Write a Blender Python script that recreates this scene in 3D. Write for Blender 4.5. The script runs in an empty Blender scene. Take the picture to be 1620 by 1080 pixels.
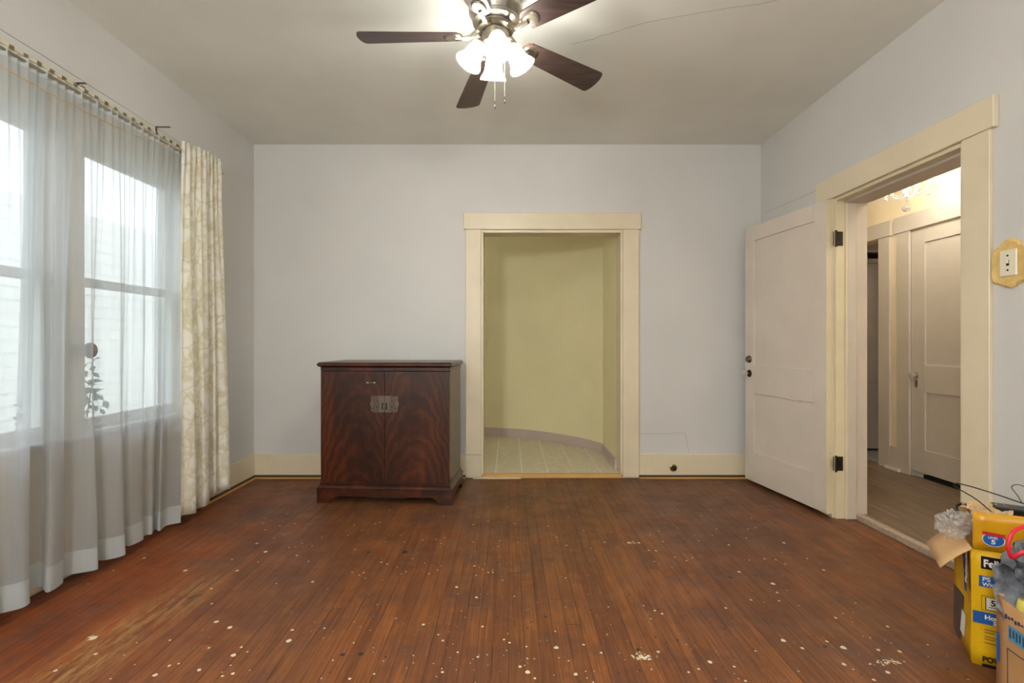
import bpy, bmesh, math, random
from mathutils import Vector, Matrix, noise
C = bpy.context.scene.collection
sc = bpy.context.scene
R = random.Random(7)
PI = math.pi

# ---------------------------------------------------------------- camera, world, light, exposure
H = 1.12                       # camera height
F = 786.0                      # focal length in pixels of the 1620 px wide frame
cam = bpy.data.cameras.new('camera'); camo = bpy.data.objects.new('camera', cam); C.objects.link(camo)
camo.location = (0, 0, H); camo.rotation_euler = (PI/2, 0, 0)
cam.sensor_width = 36; cam.lens = F/1620*36
cam.shift_x = 4/1620; cam.shift_y = 1/1620
cam.clip_start = .02; cam.clip_end = 200
sc.camera = camo
sc.view_settings.view_transform = 'Standard'; sc.view_settings.look = 'None'
sc.view_settings.gamma = 1; sc.view_settings.use_curve_mapping = False
sc.view_settings.exposure = 0.13
sc.cycles.transparent_max_bounces = 32; sc.cycles.diffuse_bounces = 6; sc.cycles.sample_clamp_indirect = 8
SKY = 2.7                      # bright overcast day
BULB = 430.0                   # fan bulbs
HALLB = 230.0                  # chandelier bulbs
REAR = 150.0                    # unseen fill globe added behind the camera
w = bpy.data.worlds.new('overcast_sky'); sc.world = w; w.use_nodes = True
nt = w.node_tree; bg = nt.nodes['Background']
tc = nt.nodes.new('ShaderNodeTexCoord'); sx = nt.nodes.new('ShaderNodeSeparateXYZ')
cr = nt.nodes.new('ShaderNodeValToRGB')
cr.color_ramp.elements[0].position = 0.0; cr.color_ramp.elements[0].color = (.93, .96, 1, 1)
cr.color_ramp.elements[1].position = 1.0; cr.color_ramp.elements[1].color = (.84, .91, 1, 1)
nt.links.new(tc.outputs['Generated'], sx.inputs[0]); nt.links.new(sx.outputs[2], cr.inputs[0])
nt.links.new(cr.outputs[0], bg.inputs[0]); bg.inputs[1].default_value = SKY

# ---------------------------------------------------------------- node helpers
def lin(c):
    return tuple(((v/255)/12.92 if v/255 <= .04045 else ((v/255+.055)/1.055)**2.4) for v in c) + (1,)
class M:
    def __init__(s, name):
        s.m = bpy.data.materials.new(name); s.m.use_nodes = True; s.t = s.m.node_tree
        s.b = s.t.nodes['Principled BSDF']; s.out = s.t.nodes['Material Output']
    def n(s, typ, **k):
        x = s.t.nodes.new('ShaderNode'+typ)
        for a, v in k.items():
            if a.startswith('i_'):
                x.inputs[int(a[2:])].default_value = v
            else: setattr(x, a, v)
        return x
    def l(s, a, b): s.t.links.new(a, b)
    def coord(s, kind='Object', scale=(1,1,1), rot=(0,0,0), loc=(0,0,0)):
        if kind == 'Position': o = s.n('NewGeometry').outputs['Position']
        else: o = s.n('TexCoord').outputs[kind]
        mp = s.n('Mapping'); mp.inputs[1].default_value = loc; mp.inputs[2].default_value = rot; mp.inputs[3].default_value = scale
        s.l(o, mp.inputs[0]); return mp.outputs[0]
    def noise(s, vec, scale, detail=3, rough=.5, dist=0):
        x = s.n('TexNoise'); x.inputs['Scale'].default_value = scale; x.inputs['Detail'].default_value = detail
        x.inputs['Roughness'].default_value = rough; x.inputs['Distortion'].default_value = dist
        s.l(vec, x.inputs['Vector']); return x.outputs['Fac']
    def ramp(s, fac, stops, interp='LINEAR'):
        x = s.n('ValToRGB'); r = x.color_ramp; r.interpolation = interp
        while len(r.elements) < len(stops): r.elements.new(.5)
        for e, (p, c) in zip(r.elements, stops): e.position = p; e.color = c if len(c) == 4 else (*c, 1)
        s.l(fac, x.inputs[0]); return x.outputs[0]
    def mix(s, fac, a, b, mode='MIX'):
        x = s.n('Mix', data_type='RGBA', blend_type=mode)
        for i, v in ((0, fac), (6, a), (7, b)):
            if hasattr(v, 'is_output'): s.l(v, x.inputs[i])
            else: x.inputs[i].default_value = v
        return x.outputs[2]
    def math(s, op, a, b=0.0, c=0.0):
        x = s.n('Math', operation=op)
        for i, v in enumerate((a, b, c)):
            if hasattr(v, 'is_output'): s.l(v, x.inputs[i])
            else: x.inputs[i].default_value = v
        return x.outputs[0]
    def bump(s, h, strength=.2, dist=.01):
        x = s.n('Bump'); x.inputs['Strength'].default_value = strength; x.inputs['Distance'].default_value = dist
        s.l(h, x.inputs['Height']); s.l(x.outputs[0], s.b.inputs['Normal'])
    def set(s, col=None, rough=None, metal=None, **k):
        def put(i, v):
            if hasattr(v, 'is_output'): s.l(v, s.b.inputs[i])
            else: s.b.inputs[i].default_value = v
        if col is not None: put('Base Color', col)
        if rough is not None: put('Roughness', rough)
        if metal is not None: put('Metallic', metal)
        for a, v in k.items(): put(a.replace('_', ' '), v)
        return s
W1 = (1, 1, 1, 1); K0 = (0, 0, 0, 1)

def paint(name, col, rough=.5, var=.06, scale=3, bump=.15, chips=None):
    m = M(name); v = m.coord('Position')
    n1 = m.noise(v, scale, 4, .6)
    c = lin(col); d = tuple(x*(1-var*2) for x in c[:3])+(1,); b = tuple(min(1, x*(1+var)) for x in c[:3])+(1,)
    colr = m.ramp(n1, [(.3, d), (.7, b)])
    if chips:
        n2 = m.noise(v, chips[0], 6, .7); f = m.ramp(n2, [(chips[1], K0), (chips[1]+.01, W1)])
        colr = m.mix(f, colr, lin(chips[2]))
    m.set(colr, rough)
    if bump: m.bump(m.noise(v, 45, 3), bump, .004)
    return m.m
def plain(name, col, rough=.5, metal=0, **k):
    m = M(name); v = m.coord('Object'); n1 = m.noise(v, 9, 3)
    c = lin(col); m.set(m.ramp(n1, [(.3, tuple(x*.92 for x in c[:3])+(1,)), (.7, c)]), rough, metal, **k)
    return m.m
def emit(name, col, st):
    m = M(name); m.set((*col, 1), .4); m.b.inputs['Emission Color'].default_value = (*col, 1); m.b.inputs['Emission Strength'].default_value = st
    return m.m

MAT = {}
MAT['wall'] = paint('wall_paint', (208, 207, 203), .55, .025, 1.3, .12)
MAT['ceiling'] = paint('ceiling_paint', (230, 230, 221), .7, .04, 1.1, .1)
MAT['cream'] = paint('cream_trim_paint', (222, 209, 180), .38, .03, 4, .1)
MAT['cream_chip'] = paint('cream_trim_paint_chipped', (218, 207, 176), .38, .04, 4, .1, chips=(28, .72, (120, 92, 60)))
MAT['mauve'] = paint('mauve_grey_trim_paint', (200, 190, 178), .4, .03, 4, .1)
MAT['doorp'] = paint('door_paint', (214, 203, 190), .35, .03, 3, .1)
MAT['yellow'] = paint('pale_yellow_wall_paint', (238, 229, 187), .6, .03, 1.5, .1)
MAT['mauve_base'] = paint('mauve_baseboard_paint', (196, 178, 172), .4, .03, 4, .1)
MAT['hallwall'] = paint('hall_cream_wall_paint', (232, 216, 186), .6, .03, 2, .1)
MAT['whitetrim'] = paint('white_window_paint', (226, 222, 214), .4, .03, 4, .1)
MAT['dark'] = plain('dark_gap', (38, 28, 22), .9)
MAT['shoe'] = plain('dark_shoe_molding', (84, 62, 44), .6)
MAT['pine'] = plain('raw_pine_strip', (206, 164, 98), .6)
MAT['nickel'] = plain('brushed_nickel', (172, 164, 150), .28, 1)
MAT['nickel_dark'] = plain('dark_nickel', (120, 112, 100), .3, 1)
MAT['iron'] = plain('old_iron', (58, 50, 42), .5, .8)
MAT['brass_wire'] = plain('tarnished_brass', (150, 128, 84), .4, .8)
MAT['chrome'] = plain('chrome', (190, 190, 190), .12, 1)
MAT['black'] = plain('black_plastic', (20, 20, 20), .35)
MAT['ivory'] = plain('ivory_plastic', (232, 226, 200), .35)
MAT['crackm'] = plain('plaster_crack', (92, 86, 78), .9)
MAT['white'] = plain('white_paper', (232, 230, 224), .6)
MAT['holdback'] = plain('painted_wood_knob', (150, 140, 128), .5)

def wood_floor():
    m = M('worn_oak_strip_floor'); v = m.coord('Position')
    oi = m.n('ObjectInfo').outputs['Random']
    g = m.n('Combine' 'XYZ'); sp = m.n('SeparateXYZ'); m.l(v, sp.inputs[0])
    off = m.math('MULTIPLY', oi, 37.0)
    m.l(m.math('MULTIPLY', sp.outputs[0], 60.0), g.inputs[0]); m.l(m.math('ADD', m.math('MULTIPLY', sp.outputs[1], 2.2), off), g.inputs[1]); m.l(off, g.inputs[2])
    grain = m.noise(g.outputs[0], 1.0, 6, .65, 1.6)
    col = m.ramp(grain, [(.22, lin((78, 42, 22))), (.5, lin((126, 76, 40))), (.8, lin((164, 108, 58)))])
    tint = m.ramp(oi, [(0, (.80, .74, .74, 1)), (.35, (.93, .90, .88, 1)), (.7, (1.0, .97, .92, 1)), (1, (1.18, 1.10, .95, 1))])
    col = m.mix(1.0, col, tint, 'MULTIPLY')
    # red orange varnish that survives along the window wall
    n0 = m.noise(v, 1.3, 3); edge = m.math('ADD', m.math('MULTIPLY', sp.outputs[0], -1.0), m.math('MULTIPLY', n0, .5))
    fe = m.ramp(edge, [(0.0, K0), (1.0, W1)])
    mr = m.n('MapRange'); mr.inputs[1].default_value = 1.25; mr.inputs[2].default_value = 1.95; m.l(edge, mr.inputs[0])
    col = m.mix(mr.outputs[0], col, m.mix(1.0, col, (1.25, .82, .42, 1), 'MULTIPLY'))
    # broad worn and dirty zones
    n1 = m.noise(v, 1.1, 5, .6); col = m.mix(m.ramp(n1, [(.42, K0), (.66, (.6,)*3+(1,))]), col, lin((92, 60, 42)))
    n1b = m.noise(v, 2.6, 6, .7); col = m.mix(m.ramp(n1b, [(.50, K0), (.72, (.6,)*3+(1,))]), col, lin((78, 52, 46)))
    # dull grey-brown traffic dirt towards the back wall and the door
    mrb = m.n('MapRange', interpolation_type='SMOOTHSTEP'); mrb.inputs[1].default_value = 2.7; mrb.inputs[2].default_value = 4.0; m.l(m.math('ADD', sp.outputs[1], m.math('MULTIPLY', n1b, .9)), mrb.inputs[0])
    col = m.mix(m.math('MULTIPLY', mrb.outputs[0], .30), col, lin((84, 62, 44)))
    n6 = m.noise(v, 3.1, 7, .75); col = m.mix(m.ramp(n6, [(.50, K0), (.64, (.5,)*3+(1,))]), col, lin((74, 50, 48)))
    # scraped finish, raw wood shows in short streaks
    vs = m.coord('Position', scale=(9, 1.6, 1)); n2 = m.noise(vs, 2.2, 8, .78)
    col = m.mix(m.ramp(n2, [(.66, K0), (.74, (.55,)*3+(1,))]), col, lin((176, 138, 84)))
    # strongly worn strip inside the window side
    mr2 = m.n('MapRange', interpolation_type='SMOOTHSTEP'); ax = m.math('ABSOLUTE', m.math('ADD', m.math('ADD', sp.outputs[0], 1.48), m.math('MULTIPLY', m.math('SUBTRACT', sp.outputs[1], 1.9), -.12)))
    mr2.inputs[1].default_value = .20; mr2.inputs[2].default_value = .02; m.l(ax, mr2.inputs[0])
    mr3 = m.n('MapRange', interpolation_type='SMOOTHSTEP'); mr3.inputs[1].default_value = 2.7; mr3.inputs[2].default_value = 1.9; m.l(sp.outputs[1], mr3.inputs[0])
    n3 = m.noise(vs, 3.4, 8, .8)
    f3 = m.math('MULTIPLY', m.math('MULTIPLY', mr2.outputs[0], mr3.outputs[0]), m.ramp(n3, [(.46, K0), (.6, W1)]))
    col = m.mix(f3, col, lin((164, 128, 78)))
    # dark and dusty blots
    n4 = m.noise(v, 9, 3, .5); col = m.mix(m.ramp(n4, [(.70, K0), (.76, (.7,)*3+(1,))]), col, lin((52, 44, 46)))
    n5 = m.noise(v, 5.5, 4, .6); col = m.mix(m.ramp(n5, [(.66, K0), (.78, (.35,)*3+(1,))]), col, lin((128, 118, 108)))
    rg = m.ramp(m.noise(v, 6, 5, .7), [(.3, (.34,)*3), (.7, (.58,)*3)])
    m.set(col, rg); m.b.inputs['Specular IOR Level'].default_value = .38
    m.bump(grain, .12, .002); return m.m
MAT['oak'] = wood_floor()

def vinyl_plank():
    m = M('grey_brown_vinyl_plank'); v = m.coord('Position', scale=(16, 1.6, 1)); oi = m.n('ObjectInfo').outputs['Random']
    g = m.noise(v, 1.4, 6, .7, 1.2)
    col = m.ramp(g, [(.25, lin((84, 68, 56))), (.5, lin((116, 97, 80))), (.75, lin((146, 126, 106)))])
    col = m.mix(1.0, col, m.ramp(oi, [(0, (.78,)*3), (1, (1.15,)*3)]), 'MULTIPLY')
    m.set(col, .42); return m.m
MAT['vinyl'] = vinyl_plank()
def lino():
    m = M('pale_sheet_tile'); v = m.coord('Position'); vo = m.n('TexVoronoi', feature='DISTANCE_TO_EDGE'); vo.inputs['Scale'].default_value = 11
    nz = m.n('TexNoise'); nz.inputs['Scale'].default_value = 7; m.l(v, nz.inputs['Vector']); m.l(m.mix(.12, v, nz.outputs['Color']), vo.inputs['Vector'])
    c = m.ramp(vo.outputs['Distance'], [(.02, lin((214, 207, 182))), (.09, lin((200, 192, 168)))])
    n = m.noise(v, 30, 5, .7); c = m.mix(m.ramp(n, [(.4, K0), (.7, (.5,)*3+(1,))]), c, lin((212, 204, 178)))
    m.set(c, .4); return m.m
MAT['lino'] = lino()
MAT['grout'] = plain('cream_grout', (248, 240, 214), .7)
MAT['strip'] = paint('speckled_threshold_strip', (176, 158, 140), .6, .12, 60, .3)
def mosaic():
    m = M('small_white_mosaic'); v = m.coord('Position', scale=(1, 1, 1), rot=(0, 0, .4)); b = m.n('TexBrick'); b.inputs['Scale'].default_value = 14
    b.inputs[1].default_value = lin((206, 206, 206)); b.inputs[2].default_value = lin((170, 172, 178)); b.inputs[3].default_value = lin((70, 74, 84)); b.inputs['Mortar Size'].default_value = .035
    m.l(v, b.inputs[0]); m.set(b.outputs[0], .3); return m.m
MAT['mosaic'] = mosaic()

def veneer(name, mirror=True):
    m = M(name); v = m.coord('Object'); s = m.n('SeparateXYZ'); m.l(v, s.inputs[0])
    nz = m.noise(v, 5.5, 4, .6); nz2 = m.noise(m.coord('Object', scale=(1, 1, .5)), 22, 5, .65)
    x = m.math('ABSOLUTE', s.outputs[0]) if mirror else s.outputs[0]
    dx = m.math('SUBTRACT', x, .20)
    arch = m.math('MULTIPLY', m.math('MULTIPLY', dx, dx), 9.0)
    if not mirror: arch = m.math('MULTIPLY', s.outputs[1], .3)
    ph = m.math('ADD', m.math('ADD', s.outputs[2], arch), m.math('MULTIPLY', nz, .42))
    ph = m.math('ADD', m.math('MULTIPLY', ph, 42.0), m.math('MULTIPLY', nz2, 5.0))
    wv = m.math('ADD', m.math('MULTIPLY', m.math('SINE', ph), .5), .5)
    # long plume shading
    pl = m.noise(m.coord('Object', scale=(5, 5, 1.1)), 1.3, 4, .6)
    wv = m.math('ADD', m.math('MULTIPLY', wv, .20), m.math('MULTIPLY', pl, .80))
    c = m.ramp(wv, [(.22, lin((24, 10, 5))), (.48, lin((52, 22, 9))), (.78, lin((90, 42, 17)))])
    m.set(c, .34); m.b.inputs['Specular IOR Level'].default_value = .35; m.b.inputs['Coat Weight'].default_value = .2; m.b.inputs['Coat Roughness'].default_value = .12; return m.m
MAT['veneer'] = veneer('flame_mahogany_veneer'); MAT['mahog'] = veneer('dark_mahogany', False)
def bladewood():
    m = M('dark_walnut_blade'); v = m.coord('Object', scale=(3, 40, 40)); g = m.noise(v, 1.2, 5, .6)
    m.set(m.ramp(g, [(.3, lin((46, 36, 33))), (.7, lin((80, 62, 56)))]), .38); return m.m
MAT['blade'] = bladewood()
def sheer(name, opac, col, trans=.6):
    m = M(name); t = m.t; t.nodes.remove(m.b)
    d = m.n('BsdfDiffuse'); d.inputs[0].default_value = lin(col); tr = m.n('BsdfTranslucent'); tr.inputs[0].default_value = lin(col)
    a = m.n('MixShader'); a.inputs[0].default_value = trans; m.l(d.outputs[0], a.inputs[1]); m.l(tr.outputs[0], a.inputs[2])
    tp = m.n('BsdfTransparent'); tp.inputs[0].default_value = (1, 1, 1, 1)
    lw = m.n('LayerWeight'); lw.inputs[0].default_value = .25
    wv = m.noise(m.coord('Position', scale=(1, 1, .03)), 90, 2)
    f = m.math('ADD', m.math('MULTIPLY', lw.outputs['Facing'], .42), m.math('ADD', m.math('MULTIPLY', wv, .08), opac-.04))
    b = m.n('MixShader'); m.l(f, b.inputs[0]); m.l(tp.outputs[0], b.inputs[1]); m.l(a.outputs[0], b.inputs[2]); m.l(b.outputs[0], m.out.inputs[0])
    return m.m
MAT['sheer'] = sheer('sheer_voile', .64, (204, 209, 213), .62)
MAT['hem'] = sheer('sheer_voile_hem', .80, (204, 212, 214), .35)
def brocade():
    m = M('cream_brocade'); v = m.coord('UV'); nz = m.n('TexNoise'); nz.inputs['Scale'].default_value = 9; nz.inputs['Detail'].default_value = 3; m.l(v, nz.inputs['Vector'])
    vm = m.mix(.045, v, nz.outputs['Color'])
    vo = m.n('TexVoronoi', feature='DISTANCE_TO_EDGE'); vo.inputs['Scale'].default_value = 7; vo.inputs['Randomness'].default_value = .75; m.l(vm, vo.inputs['Vector'])
    base = m.mix(m.ramp(m.noise(v, 11, 4, .6, 1.0), [(.44, K0), (.52, W1)]), lin((232, 227, 204)), lin((248, 246, 236)))
    c = m.mix(m.ramp(vo.outputs['Distance'], [(.0, (.55,)*3+(1,)), (.05, K0)]), base, lin((216, 200, 162)))
    sp = m.n('SeparateXYZ'); m.l(v, sp.inputs[0])
    m.set(c, .8); m.b.inputs['Sheen Weight'].default_value = .3
    tr = m.n('BsdfTranslucent'); m.l(c, tr.inputs[0]); mx = m.n('MixShader'); mx.inputs[0].default_value = .3
    m.l(m.b.outputs[0], mx.inputs[1]); m.l(tr.outputs[0], mx.inputs[2]); m.l(mx.outputs[0], m.out.inputs[0]); return m.m
MAT['brocade'] = brocade()
def glass():
    m = M('window_glass'); m.t.nodes.remove(m.b); tp = m.n('BsdfTransparent'); tp.inputs[0].default_value = (.94, .96, .96, 1)
    gl = m.n('BsdfGlossy'); gl.inputs['Roughness'].default_value = .02; lw = m.n('LayerWeight'); lw.inputs[0].default_value = .5; fr = m.n('Math', operation='MULTIPLY_ADD'); m.l(m.math('POWER', lw.outputs['Facing'], 4.0), fr.inputs[0]); fr.inputs[1].default_value = .4; fr.inputs[2].default_value = .03
    b = m.n('MixShader'); m.l(fr.outputs[0], b.inputs[0]); m.l(tp.outputs[0], b.inputs[1]); m.l(gl.outputs[0], b.inputs[2]); m.l(b.outputs[0], m.out.inputs[0]); return m.m
MAT['glass'] = glass()
def frosted(name, tcol, a_t, a_g):
    m = M(name); m.t.nodes.remove(m.b); tr = m.n('BsdfTranslucent'); tr.inputs[0].default_value = tcol; d = m.n('BsdfDiffuse'); d.inputs[0].default_value = tcol
    tp = m.n('BsdfTransparent'); gl = m.n('BsdfGlossy'); gl.inputs['Roughness'].default_value = .15
    a = m.n('MixShader'); a.inputs[0].default_value = .45; m.l(tr.outputs[0], a.inputs[1]); m.l(d.outputs[0], a.inputs[2])
    b = m.n('MixShader'); b.inputs[0].default_value = a_t; m.l(a.outputs[0], b.inputs[1]); m.l(tp.outputs[0], b.inputs[2])
    c = m.n('MixShader'); c.inputs[0].default_value = a_g; m.l(b.outputs[0], c.inputs[1]); m.l(gl.outputs[0], c.inputs[2]); m.l(c.outputs[0], m.out.inputs[0]); return m.m
MAT['shade'] = frosted('frosted_glass_shade', (.50, .47, .42, 1), .30, .04)
MAT['bubble'] = frosted('clear_bubble_wrap', (.95, .95, .95, 1), .82, .14)
MAT['crystal'] = frosted('cut_crystal', (.9, .9, .88, 1), .35, .4)
MAT['bulb'] = emit('lit_bulb', (1, .985, .92), BULB)
MAT['hallbulb'] = emit('lit_candle_bulb', (1, .92, .76), HALLB)
MAT['rearfill'] = emit('rear_fill_globe', (1, .985, .95), REAR)
MAT['passfill'] = emit('passage_fill_globe', (1, .97, .9), 11)
MAT['hallfill'] = emit('hall_fill_globe', (1, .95, .86), 55)
MAT['bathfill'] = emit('bath_fill_globe', (1, .84, .66), 9)
def boardmat(name, col, var=.08, rough=.6):
    m = M(name); v = m.coord('Object'); n = m.noise(v, 12, 5, .6); c = lin(col)
    m.set(m.ramp(n, [(.3, tuple(x*(1-2*var) for x in c[:3])+(1,)), (.75, tuple(min(1, x*(1+var)) for x in c[:3])+(1,))]), rough)
    m.bump(m.noise(v, 14, 4), .25, .006); return m.m
MAT['kraft'] = boardmat('kraft_cardboard', (182, 138, 92), .07)
MAT['kraft_light'] = boardmat('pale_kraft_cardboard', (214, 172, 122), .04)
MAT['boxyellow'] = boardmat('yellow_printed_carton', (226, 178, 16), .05, .35)
MAT['boxgold'] = boardmat('golden_printed_carton', (206, 148, 14), .05, .35)
MAT['blueink'] = plain('blue_ink', (28, 92, 170), .45)
MAT['lightblue'] = plain('light_blue_ink', (84, 146, 178), .6)
MAT['navy'] = plain('navy_ink', (44, 62, 96), .6)
MAT['greyink'] = boardmat('dark_grey_print', (78, 70, 66), .12, .4)
MAT['redink'] = plain('red_ink', (190, 30, 36), .45)
MAT['redstrap'] = plain('red_drawstring', (208, 28, 48), .4)
MAT['tanpaper'] = boardmat('tan_packing_paper', (206, 174, 128), .1)
MAT['yellowfoam'] = plain('pale_yellow_foam', (212, 196, 90), .7)
def bagmat():
    m = M('grey_plastic_bag'); v = m.coord('Object'); n = m.noise(v, 7, 5, .6, 1)
    m.set(m.ramp(n, [(.35, lin((66, 68, 74))), (.7, lin((128, 132, 140)))]), .2); m.b.inputs['Specular IOR Level'].default_value = .8
    m.bump(m.noise(v, 16, 6, .7, 1.5), .7, .015); return m.m
MAT['bag'] = bagmat()
MAT['plate_gold'] = boardmat('antiqued_yellow_wood', (226, 192, 120), .12, .5)
MAT['siding'] = paint('white_lap_siding', (244, 244, 240), .6, .03, 1, 0)
MAT['ground'] = paint('yard_ground', (150, 156, 128), .9, .15, 2, 0)
MAT['leaf'] = plain('shrub_leaf', (88, 100, 84), .6)
MAT['bark'] = plain('shrub_stem', (92, 78, 62), .8)
MAT['drop'] = plain('cream_paint_drop', (226, 214, 184), .5)
MAT['drop_dark'] = plain('dark_tar_drop', (40, 36, 40), .5)
MAT['plumb'] = plain('dark_bluish_strip', (50, 60, 72), .6)

# ---------------------------------------------------------------- object helpers
MW = {}
def link(o): C.objects.link(o); return o
def setp(o, label=None, cat=None, group=None, kind=None):
    if label: o['label'] = label
    if cat: o['category'] = cat
    if group: o['group'] = group
    if kind: o['kind'] = kind
    return o
def thing(name, label, cat, loc=(0,0,0), rz=0, group=None, kind=None):
    o = bpy.data.objects.new(name, None); o.empty_display_size = .05; link(o)
    o.location = loc; o.rotation_euler = (0, 0, rz)
    MW[o] = Matrix.Translation(loc) @ Matrix.Rotation(rz, 4, 'Z')
    return setp(o, label, cat, group, kind)
class G:
    """a bag of vertices and faces"""
    def __init__(s): s.v = []; s.f = []; s.uv = None
    def add(s, vs, fs):
        b = len(s.v); s.v += [tuple(x) for x in vs]; s.f += [tuple(i+b for i in f) for f in fs]; return s
    def box(s, x0, x1, y0, y1, z0, z1):
        return s.add([(x0,y0,z0),(x1,y0,z0),(x1,y1,z0),(x0,y1,z0),(x0,y0,z1),(x1,y0,z1),(x1,y1,z1),(x0,y1,z1)],
                     [(0,3,2,1),(4,5,6,7),(0,1,5,4),(1,2,6,5),(2,3,7,6),(3,0,4,7)])
    def hexa(s, p):   # 8 points, bottom ring then top ring
        return s.add(p, [(0,3,2,1),(4,5,6,7),(0,1,5,4),(1,2,6,5),(2,3,7,6),(3,0,4,7)])
    def prism(s, pts, axis, a, b):
        """extrude a 2D polygon along an axis from a to b"""
        n = len(pts)
        def P(p, t):
            return {'x': (t, p[0], p[1]), 'y': (p[0], t, p[1]), 'z': (p[0], p[1], t)}[axis]
        return s.add([P(p, a) for p in pts]+[P(p, b) for p in pts],
                     [tuple(range(n))[::-1], tuple(range(n, 2*n))]+[(i, (i+1) % n, (i+1) % n+n, i+n) for i in range(n)])
    def lathe(s, prof, M_=Matrix.Identity(4), seg=24, cap=True):
        """profile of (radius, height) about the local Z of M_"""
        vs = []; fs = []
        for (r, h) in prof:
            for k in range(seg):
                a = 2*PI*k/seg; vs.append(tuple(M_ @ Vector((r*math.cos(a), r*math.sin(a), h))))
        for j in range(len(prof)-1):
            for k in range(seg):
                a = j*seg+k; b = j*seg+(k+1) % seg; fs.append((a, b, b+seg, a+seg))
        if cap:
            fs.append(tuple(range(seg))[::-1]); fs.append(tuple(range((len(prof)-1)*seg, len(prof)*seg)))
        return s.add(vs, fs)
    def tube(s, path, r, seg=8, close=False):
        path = [Vector(p) for p in path]; n = len(path); vs = []; fs = []
        up = Vector((0, 0, 1)); prev = None
        for i, p in enumerate(path):
            t = (path[(i+1) % n]-path[i-1]) if close else (path[min(i+1, n-1)]-path[max(i-1, 0)])
            t.normalize()
            if prev is None:
                u = t.cross(up)
                if u.length < .05: u = t.cross(Vector((0, 1, 0)))
            else: u = prev-t*prev.dot(t)
            u.normalize(); prev = u; q = t.cross(u); rr = r[i] if isinstance(r, (list, tuple)) else r
            for k in range(seg):
                a = 2*PI*k/seg; vs.append(p+u*rr*math.cos(a)+q*rr*math.sin(a))
        for i in range(n if close else n-1):
            for k in range(seg):
                a = i*seg+k; b = i*seg+(k+1) % seg; j = ((i+1) % n)*seg
                fs.append((a, b, j+(k+1) % seg, j+k))
        if not close: fs.append(tuple(range(seg))[::-1]); fs.append(tuple(range((n-1)*seg, n*seg)))
        return s.add(vs, fs)
    def ball(s, c, r, seg=12, rings=8, sc_=(1,1,1), fn=None):
        vs = [(0, 0, 1)]; fs = []
        for j in range(1, rings):
            t = PI*j/rings
            for k in range(seg):
                a = 2*PI*k/seg; vs.append((math.sin(t)*math.cos(a), math.sin(t)*math.sin(a), math.cos(t)))
        vs.append((0, 0, -1)); L = len(vs)-1
        for k in range(seg): fs.append((0, 1+k, 1+(k+1) % seg)); fs.append((L, L-seg+(k+1) % seg, L-seg+k))
        for j in range(rings-2):
            for k in range(seg):
                a = 1+j*seg+k; b = 1+j*seg+(k+1) % seg; fs.append((a, a+seg, b+seg, b))
        out = []
        for x in vs:
            q = fn(Vector(x)) if fn else 1
            out.append((c[0]+x[0]*r*sc_[0]*q, c[1]+x[1]*r*sc_[1]*q, c[2]+x[2]*r*sc_[2]*q))
        return s.add(out, fs)
    def grid(s, rows):
        n = len(rows[0]); vs = [p for r in rows for p in r]; fs = []
        for j in range(len(rows)-1):
            for i in range(n-1): a = j*n+i; fs.append((a, a+1, a+n+1, a+n))
        return s.add(vs, fs)
def obj(name, g, mat, parent=None, smooth=False, local=False, bevel=0, origin=None, label=None, kind=None, solid=0):
    """link ONE mesh object; vertices are world coordinates unless local (then in the parent's frame)"""
    me = bpy.data.meshes.new(name)
    PM = MW[parent] if parent else Matrix.Identity(4)
    o = bpy.data.objects.new(name, me); link(o)
    if local: W = PM.copy(); vs = [Vector(v) for v in g.v]; off = Vector((0, 0, 0))
    else: inv = PM.inverted(); vs = [inv @ Vector(v) for v in g.v]
    # origin of the mesh: given or bottom centre for a top-level mesh
    if parent is None and origin is None and kind != 'structure':
        xs = [v.x for v in vs]; ys = [v.y for v in vs]; zs = [v.z for v in vs]
        origin = ((min(xs)+max(xs))/2, (min(ys)+max(ys))/2, min(zs))
    if origin is not None:
        og = Vector(origin) if parent is None else PM.inverted() @ Vector(origin)
        vs = [v-og for v in vs]; o.location = og
    else: og = Vector((0, 0, 0))
    me.from_pydata([tuple(v) for v in vs], [], g.f); me.materials.append(MAT[mat] if isinstance(mat, str) else mat)
    if g.uv:
        ul = me.uv_layers.new(name='UVMap')
        for lp in me.loops: ul.data[lp.index].uv = g.uv[lp.vertex_index]
    bm = bmesh.new(); bm.from_mesh(me); bmesh.ops.recalc_face_normals(bm, faces=bm.faces)
    if bevel: bmesh.ops.bevel(bm, geom=bm.edges, offset=bevel, segments=1, affect='EDGES', profile=.7)
    bm.to_mesh(me); bm.free()
    if smooth:
        me.polygons.foreach_set('use_smooth', [True]*len(me.polygons))
        try: me.set_sharp_from_angle(angle=math.radians(40))
        except Exception: pass
    if solid:
        md = o.modifiers.new('thickness', 'SOLIDIFY'); md.thickness = solid; md.offset = 0
    if parent: o.parent = parent
    MW[o] = PM @ Matrix.Translation(og)
    if label: o['label'] = label
    if kind: o['kind'] = kind
    return o
def dup(o, parent=None, delta=None):
    c = o.copy(); link(c)
    if parent is not None: c.parent = parent
    MW[c] = MW[o]
    for ch in list(o.children): dup(ch, c)
    return c
def frame_on(px, py, pz=0, rz=0): return Matrix.Translation((px, py, pz)) @ Matrix.Rotation(rz, 4, 'Z')
def axis_m(p, d):
    d = Vector(d).normalized(); return Matrix.Translation(p) @ d.to_track_quat('Z', 'Y').to_matrix().to_4x4()
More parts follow.
